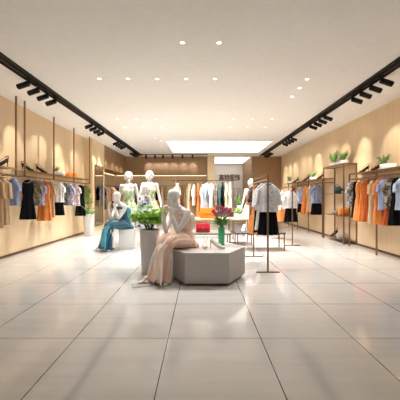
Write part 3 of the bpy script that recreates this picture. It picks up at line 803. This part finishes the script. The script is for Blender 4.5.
# left shelf items
xs = -3.80
def onL(px, x=xs): return (x, x*F/(px-CX), SZ+.002)
make_heel('black strappy high heel on the nearest left shelf, cut by the frame edge', M_bk, onL(1.5), 0.5, True, 1.0)
make_heel('black strappy high heel on the left shelf right after the ceiling posts', M_bk, onL(27.5), PI+.25, True, 1.0)
make_heel('black strappy high heel on the left shelf, nearer the white trough', M_bk, onL(41.3), PI+.25, True, 1.0)
trough_planter('white trough planter with a small plant on the left wall shelf', onL(59), R(20), .30, .11, .14, [(-.07, .16, .09, 16)], 5)
make_bag('handbag', 'orange handbag on the left shelf beside the white trough, nearer of two', M_orangeb, .17, .12, .08, onL(68.5), R(-10), 'orange handbags on the left shelf')
make_bag('handbag', 'orange handbag on the left shelf, farther of two, right end', M_orangeb, .19, .13, .08, onL(74), R(-10), 'orange handbags on the left shelf')
# right shelf items
def onR(px, x=3.85): return (x, x*F/(px-CX), SZ+.002)
make_heel('black strappy high heel on the near right shelf, closest to the tall shelf unit', M_bk, onR(364.3), .1, True, 1.0)
make_heel('black strappy high heel on the near right shelf, beside the white trough', M_bk, onR(377), .1, True, 1.1)
trough_planter('white trough planter with a small plant on the near right wall shelf', onR(388), R(-35), .30, .11, .14, [(-.08, .20, .12, 18)], 6)
make_heel('black strappy high heel on the far right shelf next to the tall shelf unit', M_bk, onR(320.5), .2, True, 1.1)
trough_planter('white trough planter with a small plant, nearer one on the far right shelf', onR(313.8), R(-20), .26, .10, .14, [(-.03, .20, .12, 16)], 7)
make_heel('dark strappy heel in the middle of the far right shelf', M_bk, onR(305.8), .2, True, 1.15)
make_heel('dark strappy heel at the far end of the far right shelf', M_bk, onR(295.5), .2, True, 1.15)
trough_planter('white trough planter with a small plant, farther one on the far right shelf', onR(290.6), R(-20), .28, .11, .14, [(-.05, .22, .14, 16)], 8)
# shelf unit items
trough_planter('trough planter with large leafy plant, left of two atop the tall shelf unit', (3.80, 8.28, 2.09), R(-80), .30, .10, .16, [(0, .34, .16, 40)], 11)
trough_planter('trough planter with spreading plant, right of two atop the tall shelf unit', (3.80, 7.72, 2.09), R(-80), .30, .10, .16, [(0, .27, .16, 30)], 12)
make_bag('handbag', 'dark teal structured handbag on the middle shelf of the tall unit', M_tealb, .19, .20, .10, (3.81, 8.05, 1.312), R(-10))
make_heel('black high heel beside the teal handbag on the tall unit', M_bk, (3.80, 7.63, 1.312), PI-.3, False, .9)
make_bag('clutch_bag', 'grey wedge-shaped clutch leaning by the orange handbag on the tall unit', M_greyb, .22, .10, .06, (3.80, 8.12, .732), R(-15), flap=True)
make_bag('handbag', 'orange slouchy handbag with two handles on the lower shelf of the tall unit', M_orangeb, .30, .17, .12, (3.81, 7.67, .732), R(-5), twin=True)
make_heel('black strappy high heel on the bottom shelf of the tall unit', M_bk, (3.78, 8.2, .102), .3, True, 1.1)
make_bag('handbag', 'grey handbag with looped handles on the bottom shelf of the tall unit', M_greyb, .30, .15, .12, (3.79, 7.72, .102), R(-20), twin=True)

# ------------------------------------------------------------------ concrete bench
BX, BY, BR_ = .09, 4.47, .60
t = thing('hexagonal_bench', 'low hexagonal grey concrete display bench with a pale top in the centre', 'bench', (BX, BY, 0))
def hexr(r, z): return [(r*math.cos(PI/3*k), r*math.sin(PI/3*k), z) for k in range(6)]
obj('body', MB().rings([hexr(.6, .04), hexr(.6, .445)]), M_concrete, t, bevel=.004)
obj('top', MB().rings([hexr(.6, .445), hexr(.6, .457)]), M_top, t)
obj('plinth', MB().rings([hexr(.54, 0), hexr(.54, .04)]), M_plinth, t)
ZT = .458
make_heel('nude patent high heel seen from the side, on the concrete bench', M_nude, (.245, 4.26, ZT), PI-.15, False, .95)
make_heel('nude patent high heel standing behind its mate, toe toward the camera, on the concrete bench', M_nude, (.075, 4.35, ZT), PI/2-.2, False, .95)
v = thing('flower_vase', 'green cylindrical glass vase on the concrete bench', 'vase', (.335, 4.60, ZT))
rg = [[(r*math.cos(2*PI*k/24), r*math.sin(2*PI*k/24), z) for k in range(24)] for (z, r) in ((0, .046), (.006, .05), (.15, .052), (.275, .054), (.275, .048), (.02, .043))]
obj('body', MB().rings(rg), M_vase, v, True)
obj('rim', MB().tube([(.051*math.cos(2*PI*k/24), .051*math.sin(2*PI*k/24), .276) for k in range(25)], .004, 6), M_vase, v, True)
b = thing('flower_bouquet', 'bouquet of pink flowers with green leaves standing in the green vase', 'flowers', (.335, 4.60, ZT+.277))
rnd = random.Random(21)
sm = MB(); fm = MB()
heads = [(-.13, -.04, .25), (-.06, .03, .30), (-.08, -.07, .20), (.0, -.06, .23), (.02, .05, .29), (.08, -.03, .28), (.14, .0, .27), (.10, .07, .23), (-.11, .07, .22), (.16, -.05, .20), (.05, -.09, .27), (-.02, .0, .31)]
for i, h in enumerate(heads):
    sm.tube([(h[0]*.12, h[1]*.12, 0), (h[0]*.4, h[1]*.4, h[2]*.5), (h[0], h[1], h[2]-.02)], .0035, 5)
    m = MB()
    for j in range(26):
        ph = rnd.random()*PI*.62; a = rnd.random()*2*PI
        d = Vector((math.sin(ph)*math.cos(a), math.sin(ph)*math.sin(a), math.cos(ph)))
        sd = d.cross(Vector((.3, .2, 1))).normalized(); up = sd.cross(d)
        c = Vector(h)+d*.030
        m.face([Vector(h), c+sd*.021+up*.006, c+d*.022, c-sd*.021+up*.006])
    m.ell(h, (.025, .025, .022), u=8, v=6)
    obj('flower', m, M_pink, b)
for i in range(80):
    a = rnd.random()*2*PI; z = .01+.15*rnd.random()
    arch_leaf(fm, (.02*math.cos(a), .02*math.sin(a), z*.6), (math.cos(a), math.sin(a), .3+1.3*rnd.random()), .12+.09*rnd.random(), .020, .7)
obj('stem', sm, M_stem, b); obj('foliage', fm, M_leafd, b)

# ------------------------------------------------------------------ display tables
def ptable(name, label, x0, x1, y0, y1, z, mt, th=.03, shelf=None, base=None):
    t = thing(name, label, 'table', ((x0+x1)/2, (y0+y1)/2, 0)); a = (x1-x0)/2; d = (y1-y0)/2
    obj('table_top', MB().box(-a, a, -d, d, z-th, z), mt, t, bevel=.003)
    for sx in (-1, 1):
        for sy in (-1, 1): obj('leg', MB().box(sx*(a-.03)-.012, sx*(a-.03)+.012, sy*(d-.03)-.012, sy*(d-.03)+.012, 0, z-th), M_bronze, t)
    if shelf: obj('lower_shelf', MB().box(-a+.02, a-.02, -d+.045, d-.045, shelf-.02, shelf), M_bronze, t)
    return t
ptable('display_table', 'long pale wooden display table with bronze legs behind the bench, orange bag on it', -.27, 1.32, 7.3, 7.95, .665, M_table, .035, .30)
ptable('display_table', 'low grey stone-topped table behind the bench, carrying the red handbag', -.17, .62, 5.75, 6.35, .50, plain('grey_green_stone', (138, 142, 132), .3, var=.15, scale=14), .035)
ptable('display_table', 'low dark-topped bench table behind the foreground rack', .82, 1.95, 6.6, 7.1, .40, plain('dark_top', (70, 60, 54), .5), .03)
make_bag('handbag', 'orange leather handbag on the pale wooden table', M_orangeb, .43, .27, .16, (.20, 7.55, .667), 0, flap=True)
make_bag('handbag', 'red handbag on the low stone-topped table', M_redb, .29, .18, .13, (.055, 5.95, .502), 0, twin=True, flap=True)
make_heel('white high heel on the pale wooden table, left one', M_ceramic, (1.03, 7.5, .667), .2, False, 1.0)
make_heel('white high heel on the pale wooden table, right one', M_ceramic, (1.16, 7.6, .667), .9, False, 1.0)
make_heel('white high heel on the low dark table behind the foreground rack', M_ceramic, (1.02, 6.85, .402), 1.2, False, 1.0)
trough_planter('small green plant in a white pot at the back of the pale wooden table', (.97, 7.82, .667), 0, .12, .11, .12, [(0, .22, .14, 20)], 15, group='small pots')
ptable('display_table', 'white-topped far display table with a small orange drawer front near the passage', .95, 1.75, 9.6, 10.1, .80, M_table, .05, .35)
trough_planter('small green plant in a white pot on the far display table', (1.33, 9.85, .802), 0, .16, .14, .16, [(0, .36, .2, 22)], 16, group='small pots')
o = obj('perfume_bottle', MB().tube([(0, 0, 0), (0, 0, .13), (0, 0, .145), (0, 0, .19)], [.035, .035, .012, .012], 14), plain('dark_blue_glass', (40, 55, 84), .2)); tag(o, 'small dark blue bottle on the far display table', 'bottle', None, (1.52, 9.8, .802))
hw = thing('display_rail', 'slim white rail in the passage under the shop sign', 'rail', (.85, 17.2, 0))
obj('post', MB().box(.03, .05, -.01, .01, 0, 1.7), M_bronze, hw); obj('post', MB().box(1.5, 1.52, -.01, .01, 0, 1.7), M_bronze, hw); obj('clothes_rail', MB().box(.03, 1.52, -.01, .01, 1.7, 1.72), M_bronze, hw)
for px, nm, ms in ((228, 'first', F_whitep), (233.5, 'second', F_white), (237, 'third', F_whitep)):
    hang('white garment on the passage rail under the sign, %s from the left' % nm, 'long', [ms], (px-CX)/F*17.2, 17.2, 1.71, R(72), 'white clothes in the passage', w=.19, len=.95)

# shop sign
cu = bpy.data.curves.new('sign', 'FONT'); cu.body = '高特服饰'; cu.size = .38; cu.extrude = .02; cu.offset = .004; cu.space_character = .93
so = bpy.data.objects.new('tmp', cu); COL.objects.link(so)
me = evalmesh(so, 'shop_sign'); me.materials.clear(); me.materials.append(plain('brown_sign_letters', (104, 66, 48), .5))
xsv = [v.co.x for v in me.vertices]; zsv = [v.co.y for v in me.vertices]
if xsv:
    sx = 1.26/(max(xsv)-min(xsv)); sz = .40/(max(zsv)-min(zsv)); mx, mz = min(xsv), min(zsv)
    for v in me.vertices: v.co = ((v.co.x-mx)*sx, -v.co.z, (v.co.y-mz)*sz)
so = bpy.data.objects.new('shop_sign', me); COL.objects.link(so)
tag(so, 'brown raised character sign on the white wall at the end of the passage', 'sign', None, (1.13, 17.478, 2.19))

# ------------------------------------------------------------------ mannequins
def add_head(m, c, f, u, k=1.):
    f = Vector(f).normalized(); u = Vector(u); u = (u-u.dot(f)*f).normalized(); s = f.cross(u)
    M = Matrix((s, f, u)).transposed()*k; c = Vector(c)
    def P(a, b, d): return c+M @ Vector((a, b, d))
    m.ell(P(0, -.012, .022), (.074, .092, .088), M, 20, 14)          # cranium
    m.ell(P(0, .018, -.030), (.060, .068, .078), M, 18, 12)          # face and jaw
    m.ell(P(0, .056, -.088), (.024, .022, .022), M, 12, 8)           # chin
    m.tube([P(0, .080, .012), P(0, .092, -.012), P(0, .101, -.028)], [.007, .010, .012], 8, round_=True)   # nose
    m.ell(P(0, .083, -.055), (.022, .010, .006), M, 10, 6)           # lips
    m.ell(P(0, .081, -.064), (.018, .010, .006), M, 10, 6)
    for q in (-1, 1):
        m.ell(P(q*.030, .074, .018), (.024, .012, .008), M, 10, 6)   # brow
        m.ell(P(q*.028, .070, -.002), (.014, .012, .008), M, 10, 6)  # eye
        m.ell(P(q*.040, .058, -.024), (.020, .018, .018), M, 10, 6)  # cheek
        m.ell(P(q*.074, -.008, -.012), (.008, .018, .030), M, 10, 6) # ear
def add_hand(m, w, d, side, curl=.5, spread=.2, s=1.):
    """w wrist, d pointing direction, side: vector towards the thumb"""
    w = Vector(w); d = Vector(d).normalized(); t = Vector(side); t = (t-t.dot(d)*d).normalized(); n = d.cross(t)
    m.tube([w-d*.02, w+d*.02, w+d*.05, w+d*.085], [.021*s, .029*s, .037*s, .036*s], 12, round_=True, sx=[(1, .8), (1, .55), (1, .42), (1, .38)], up=t)
    for i, (o, L) in enumerate(((.027, .072), (.009, .080), (-.009, .074), (-.026, .058))):
        b = w+d*.082*s+t*o*s; dd = (d+t*o*spread*8).normalized(); pts = [b-dd*.015]; ang = 0
        pts.append(b)
        p = b
        for k, fr in enumerate((.42, .32, .26)):
            ang += curl*(.35, .55, .5)[k]
            q = (dd*math.cos(ang)+n*math.sin(ang)); p = p+q*L*fr*s; pts.append(p)
        m.tube(pts, [.0088*s, .0092*s, .0085*s, .0078*s, .0068*s], 8, round_=True)
    b = w+d*.025*s+t*.022*s; q = (d*.7+t*.75+n*.15).normalized()
    m.tube([b, b+q*.035*s, b+q*.06*s+d*.004, b+q*.07*s+d*.02*s], [.014*s, .011*s, .0098*s, .008*s], 8, round_=True)
def add_foot(m, ank, toe, r=.032):
    a = Vector(ank); t = Vector(toe); d = (t-a); dh = Vector((d.x, d.y, 0)).normalized()
    heel = a-dh*.035+Vector((0, 0, -.035))
    m.tube([a, a-dh*.012+Vector((0, 0, -.03)), heel], [r, r*.95, r*.72], 12, round_=True)
    ball = t-dh*.06+Vector((0, 0, .012))
    m.tube([heel, a*.45+ball*.55+Vector((0, 0, .008)), ball, t], [r*.75, r*.95, r*1.05, r*.55], 12, round_=True, sx=[(1, .9), (.9, 1.0), (.62, 1.25), (.55, 1.25)], up=(0, 0, 1))
def remeshed(m, name, voxel, smooth=4):
    me = m.mesh(name, M_man)
    o = bpy.data.objects.new('tmp', me); COL.objects.link(o)
    r = o.modifiers.new('r', 'REMESH'); r.mode = 'VOXEL'; r.voxel_size = voxel
    s = o.modifiers.new('s', 'SMOOTH'); s.factor = .5; s.iterations = smooth
    out = evalmesh(o, name); bpy.data.meshes.remove(me)
    out.materials.clear(); out.materials.append(M_man)
    for p in out.polygons: p.use_smooth = True
    return out
def seated_body():
    m = MB()
    # torso as one elliptical loft, side axis along Y
    T = [((.01, 0, .475), .10, .80, 1.35), ((.0, 0, .56), .118, .92, 1.42), ((.015, 0, .65), .103, .86, 1.32), ((.02, 0, .73), .088, .84, 1.28), ((-.005, 0, .82), .098, .88, 1.30), ((-.045, 0, .91), .112, .92, 1.30), ((-.08, 0, .985), .105, .84, 1.48), ((-.105, 0, 1.035), .074, .80, 1.75), ((-.12, 0, 1.055), .05, .9, 1.5)]
    m.tube([a[0] for a in T], [a[1]*1.06 for a in T], 24, round_=True, sx=[(a[2], a[3]) for a in T], up=(1, 0, 0))
    for s in (-1, 1): m.ell((-.125, s*.06, .90), (.055, .055, .055))
    m.tube([(-.115, 0, 1.03), (-.145, 0, 1.09), (-.18, 0, 1.14)], [.052, .044, .046], 14, round_=True)
    add_head(m, (-.215, .0, 1.218), (-.90, .22, -.36), (-.3, 0, 1), 1.1)
    # arms: near = left = -Y, far = +Y
    m.tube([(-.085, -.165, .995), (-.13, -.175, .90), (-.215, -.135, .76), (-.235, -.115, .725)], [.052, .046, .037, .034], 14, round_=True)
    m.tube([(-.235, -.115, .725), (-.255, -.09, .81), (-.285, -.055, .94), (-.288, -.05, .955)], [.035, .037, .025, .023], 14, round_=True)
    add_hand(m, (-.288, -.05, .955), (.02, .22, 1), (.4, -.2, .1), .75)
    m.tube([(-.085, .165, .995), (-.15, .17, .90), (-.28, .08, .76), (-.315, .05, .725)], [.052, .046, .037, .034], 14, round_=True)
    m.tube([(-.315, .05, .725), (-.355, .04, .81), (-.41, .01, .96), (-.415, .005, .975)], [.035, .037, .025, .023], 14, round_=True)
    add_hand(m, (-.415, .005, .975), (.05, -.12, 1), (-.5, -.5, .1), 1.0)
    # legs
    m.tube([(0, -.09, .545), (-.14, -.105, .575), (-.30, -.115, .59), (-.40, -.12, .585)], [.092, .086, .066, .055], 16, round_=True)
    m.tube([(-.40, -.12, .585), (-.41, -.12, .46), (-.40, -.12, .34), (-.385, -.12, .14)], [.055, .052, .055, .032], 16, round_=True)
    add_foot(m, (-.385, -.12, .12), (-.53, -.15, .014))
    m.tube([(0, .09, .545), (-.14, .08, .595), (-.30, .055, .62), (-.39, .045, .62)], [.092, .086, .066, .055], 16, round_=True)
    m.tube([(-.39, .045, .62), (-.43, .065, .50), (-.49, .085, .36), (-.565, .12, .14)], [.055, .052, .050, .030], 16, round_=True)
    add_foot(m, (-.565, .12, .118), (-.70, .20, .014))
    return m
def ripple_loft(rings_def, seg=64, folds=9, ph=0., up=(1, 0, 0)):
    """rings_def: (centre, axis_a vector, axis_b vector, amp)"""
    out = []
    for (c, a, b, amp) in rings_def:
        c, a, b = Vector(c), Vector(a), Vector(b); ring = []
        for k in range(seg):
            th = 2*PI*k/seg
            q = 1+amp*(math.sin(folds*th+ph+1.3*math.sin(2*th))+.4*math.sin((folds*2-1)*th+ph*2))
            ring.append(c+(a*math.cos(th)+b*math.sin(th))*q)
        out.append(ring)
    return out
def densify(defs, n=4):
    out = []
    for i in range(len(defs)-1):
        p0 = defs[max(0, i-1)]; p1 = defs[i]; p2 = defs[i+1]; p3 = defs[min(len(defs)-1, i+2)]
        for k in range(n):
            t = k/n
            def cr(a, b, c, d): return tuple(.5*((2*b[j])+(-a[j]+c[j])*t+(2*a[j]-5*b[j]+4*c[j]-d[j])*t*t+(-a[j]+3*b[j]-3*c[j]+d[j])*t**3) for j in range(3))
            out.append((cr(p0[0], p1[0], p2[0], p3[0]), cr(p0[1], p1[1], p2[1], p3[1]), cr(p0[2], p1[2], p2[2], p3[2]), p1[3]+(p2[3]-p1[3])*t))
    out.append(defs[-1]); return out
def seated_dress(parent, Md, Ml):
    # bodice hugging the torso
    bod = [((.018, 0, .70), (.098, 0, 0), (0, .130, 0), .02), ((.012, 0, .76), (.096, 0, 0), (0, .126, 0), .02), ((-.012, 0, .84), (.108, 0, 0), (0, .140, 0), .02), ((-.045, 0, .92), (.128, 0, -.02), (0, .158, 0), .02), ((-.065, 0, .965), (.128, 0, -.03), (0, .166, 0), .025)]
    d = obj('dress', MB().rings(ripple_loft(densify(bod)), False, False), Md, parent, True, solid=.006)
    # ruffle of cloth falling from the near shoulder down the back
    m = MB(); ruf = []
    for i, (x, y, z, r) in enumerate(((-.04, -.13, .985, .03), (-.01, -.150, .96, .045), (.015, -.155, .91, .052), (.03, -.145, .84, .052), (.035, -.12, .77, .045), (.04, -.09, .70, .035))):
        ruf.append(((x, y, z), (r*.95, -r*.2, r*.15), (0, r*.55, r*.25), .10))
    m.rings(ripple_loft(densify(ruf), seg=40, folds=5), True, True)
    obj('shoulder_ruffle', m, Ml, d, True)
    # skirt: hip -> thighs -> knees -> floor
    sk = [((.018, 0, .71), (.102, 0, 0), (0, .135, 0), .02), ((.012, 0, .64), (.132, 0, -.03), (0, .175, 0), .03), ((-.01, 0, .58), (.125, 0, -.09), (0, .205, 0), .03),
          ((-.08, -.005, .575), (.02, 0, -.130), (0, .222, 0), .03), ((-.20, -.02, .590), (.0, 0, -.115), (0, .212, 0), .03), ((-.33, -.03, .590), (.04, 0, -.100), (0, .178, 0), .04), ((-.415, -.035, .545), (.078, 0, -.055), (0, .155, 0), .06),
          ((-.425, -.03, .44), (.080, 0, -.01), (0, .130, 0), .12), ((-.445, -.015, .30), (.095, 0, -.0), (0, .135, 0), .16), ((-.465, .005, .16), (.115, 0, -.0), (0, .155, 0), .18), ((-.475, .02, .035), (.140, 0, -.02), (0, .175, 0), .20)]
    obj('skirt', MB().rings(ripple_loft(densify(sk), seg=84, folds=8, ph=.7), False, False), Md, d, True, solid=.005)
    # pale overskirt panel falling in front of the knees, and cloth heaped on the seat
    m = MB()
    rows = []
    for i in range(15):
        f = i/14; row = []
        for k in range(15):
            g = k/14
            x = -.485-.03*math.sin(f*3)-.13*f+.02*math.sin(g*14+f*4)-.03*math.sin(PI*g); y = -.19+.17*g+.03*math.sin(f*5); z = .655-.62*f*(1-.15*math.sin(g*PI))
            if f < .25: x += (1-f/.25)*.14; z += .02*(1-f/.25)
            row.append((x, y, z))
        rows.append(row)
    V = [[m.bm.verts.new(p) for p in r] for r in rows]
    for i in range(14):
        for k in range(14): m.bm.faces.new((V[i][k], V[i][k+1], V[i+1][k+1], V[i+1][k]))
    obj('draped_panel', m, Ml, d, True, solid=.006)
    m = MB(); hp = [((.06, -.10, .466), (.10, 0, 0), (0, .13, 0), .10), ((.06, -.09, .50), (.115, 0, 0), (0, .14, 0), .08), ((.045, -.06, .56), (.09, 0, 0), (0, .12, 0), .05), ((.03, -.04, .62), (.04, 0, 0), (0, .06, 0), .03)]
    m.rings(ripple_loft(densify(hp), seg=48, folds=7), True, True)
    obj('gathered_fold', m, Md, d, True)
    return d
body_seated = remeshed(seated_body(), 'seated_body', .0052, 3)
def seated(label, loc, rz, Md, Ml):
    t = thing('seated_mannequin', label, 'mannequin', loc, rz)
    obj('body', body_seated, None, t)
    seated_dress(t, Md, Ml)
    return t
seated('white seated mannequin in a peach satin gown, chin on hands, on the concrete bench', (-.255, 4.46, 0), R(48), M_mandress, M_mandress_l)
seated('white seated mannequin in a teal gown on a white cube at left', (-1.82, 6.95, 0), R(48), M_teal, M_tealp)
o = obj('display_cube', MB().box(-.17, .17, -.17, .17, 0, .457), M_ceramic, bevel=.004); tag(o, 'plain white cube under the teal-gowned seated mannequin', 'plinth', None, (-1.74, 6.97, 0))
o = obj('base_plate', MB().box(-.19, .12, -.11, .10, .002, .007), M_greyb)
tag(o, 'thin grey plate lying on the floor under the peach mannequin feet', 'base plate', None, (-.76, 4.05, 0), R(20))

def standing_body(hair=True):
    m = MB()   # faces -Y
    T = [((0, 0, .86), .085, 1.30, .95), ((0, .01, .93), .112, 1.50, .95), ((0, .005, 1.02), .100, 1.38, .92), ((0, 0, 1.12), .082, 1.32, .92), ((0, 0, 1.22), .093, 1.36, .94), ((0, -.005, 1.32), .104, 1.36, .98), ((0, 0, 1.41), .095, 1.62, .85), ((0, .005, 1.455), .065, 1.95, .8), ((0, .005, 1.475), .045, 1.5, .9)]
    m.tube([a[0] for a in T], [a[1] for a in T], 24, round_=True, sx=[(a[2], a[3]) for a in T], up=(1, 0, 0))
    for s in (-1, 1): m.ell((s*.06, -.085, 1.30), .052)
    m.tube([(0, .01, 1.45), (0, .0, 1.51), (0, -.008, 1.57)], [.055, .043, .047], 14, round_=True)
    add_head(m, (0, -.012, 1.665), (0, -1, -.03), (0, 0, 1))
    if hair:
        m.ell((0, .022, 1.695), (.090, .098, .085), None, 20, 12)
        for s in (-1, 1): m.tube([(s*.07, .0, 1.70), (s*.082, .005, 1.64), (s*.075, .0, 1.585)], [.028, .030, .020], 10, round_=True)
        m.tube([(0, .075, 1.70), (0, .075, 1.62), (0, .06, 1.585)], [.05, .048, .03], 10, round_=True, sx=[(1.5, .8)]*3, up=(1, 0, 0))
    for s in (-1, 1):
        m.tube([(s*.165, .005, 1.42), (s*.195, .01, 1.33), (s*.235, .02, 1.16)], [.050, .044, .035], 14, round_=True)
        m.tube([(s*.235, .02, 1.16), (s*.255, .01, 1.06), (s*.285, -.02, .94)], [.035, .035, .023], 14, round_=True)
        add_hand(m, (s*.285, -.02, .94), (s*.10, -.08, -1), (0, -1, 0), .25)
        m.tube([(s*.095, .005, .89), (s*.10, -.01, .70), (s*.095+s*.01, -.015, .49)], [.095, .075, .053], 16, round_=True)
        m.tube([(s*.105, -.015, .49), (s*.11, .005, .34), (s*.11, .01, .13)], [.053, .056, .031], 16, round_=True)
        add_foot(m, (s*.11, .01, .115), (s*.125, -.15, .014))
    return m
body_stand = remeshed(standing_body(), 'standing_body', .0075, 3)
def standing(label, loc, rz, sc, Md, Ms, hem=.70, base=True, sleeve_=False):
    t = thing('standing_mannequin', label, 'mannequin', loc, rz); t.scale = (sc,)*3
    obj('body', body_stand, None, t)
    if base: obj('base_plate', MB().cyl(0, -.05, -.012/sc, -.001, .19, seg=32), M_ceramic, t)
    bod = [((0, 0, 1.08), (.118, 0, 0), (0, .083, 0), .02), ((0, 0, 1.14), (.118, 0, 0), (0, .086, 0), .02), ((0, -.005, 1.22), (.135, 0, 0), (0, .10, 0), .03), ((0, -.012, 1.30), (.155, 0, 0), (0, .128, 0), .03), ((0, -.005, 1.36), (.160, 0, 0), (0, .112, .01), .03)]
    d = obj('dress', MB().rings(ripple_loft(densify(bod), folds=7), False, False), Md, t, True, solid=.006)
    sk = [((0, 0, 1.10), (.120, 0, 0), (0, .086, 0), .02), ((0, .005, 1.02), (.155, 0, 0), (0, .112, 0), .04), ((0, .005, .92), (.195, 0, 0), (0, .145, 0), .08), ((0, 0, .80), (.225, 0, 0), (0, .17, 0), .11), ((0, 0, hem), (.255, 0, 0), (0, .195, 0), .14)]
    obj('skirt', MB().rings(ripple_loft(densify(sk), seg=80, folds=9, ph=1), False, False), Md, d, True, solid=.005)
    for s in (-1, 1): obj('shoulder_strap', MB().tube([(s*.085, -.105, 1.345), (s*.115, -.06, 1.43), (s*.115, .0, 1.468), (s*.10, .07, 1.40), (s*.09, .09, 1.34)], .016, 8, sx=[(.5, 1.3)]*5, up=(0, 1, 0)), Md, d, True)
    obj('sash', MB().rings(ripple_loft([((0, 0, 1.125), (.126, 0, 0), (0, .092, 0), .01), ((0, 0, 1.085), (.126, 0, 0), (0, .092, 0), .01)]), False, False), Ms, d, True, solid=.006)
    return t
standing('white standing mannequin in a green floral dress, left of two', ((128.4-CX)/F*7.6, 7.6, .012), R(-4), 1.055, M_floral, M_sash, .66)
standing('white standing mannequin in a green floral dress, right of two behind the fern', ((149.6-CX)/F*7.9, 7.9, .012), R(2), 1.085, M_floral, M_sash, .66)
standing('shorter white mannequin in a navy and white print dress, behind the fern', ((144.5-CX)/F*7.0, 7.0, .012), R(-30), .845, M_navy, M_navy, .6)
standing('white standing mannequin in a pale lilac print dress, left of the foreground rack', ((251-CX)/F*9.0, 9.0, .012), R(-25), 1.0, M_lilacw, M_lilacw, .55)

# ------------------------------------------------------------------ added world fill, as shopfront daylight, through the end left open behind the viewpoint
w = bpy.data.worlds.new('World'); scene.world = w; w.use_nodes = True
w.node_tree.nodes['Background'].inputs[0].default_value = (.96, .98, 1, 1)
w.node_tree.nodes['Background'].inputs[1].default_value = .42

cam = bpy.data.cameras.new('Camera'); co = bpy.data.objects.new('Camera', cam); COL.objects.link(co)
co.location = (0, 0, CAMZ); co.rotation_euler = (PI/2, 0, 0)
cam.sensor_width = 36; cam.lens = 36*F/400; cam.shift_y = -(200-CY)/400; cam.shift_x = -.3/400
cam.clip_start = .05
scene.camera = co
vs = scene.view_settings
vs.view_transform = 'Standard'; vs.look = 'None'; vs.exposure = 0.; vs.gamma = 1.; vs.use_curve_mapping = False
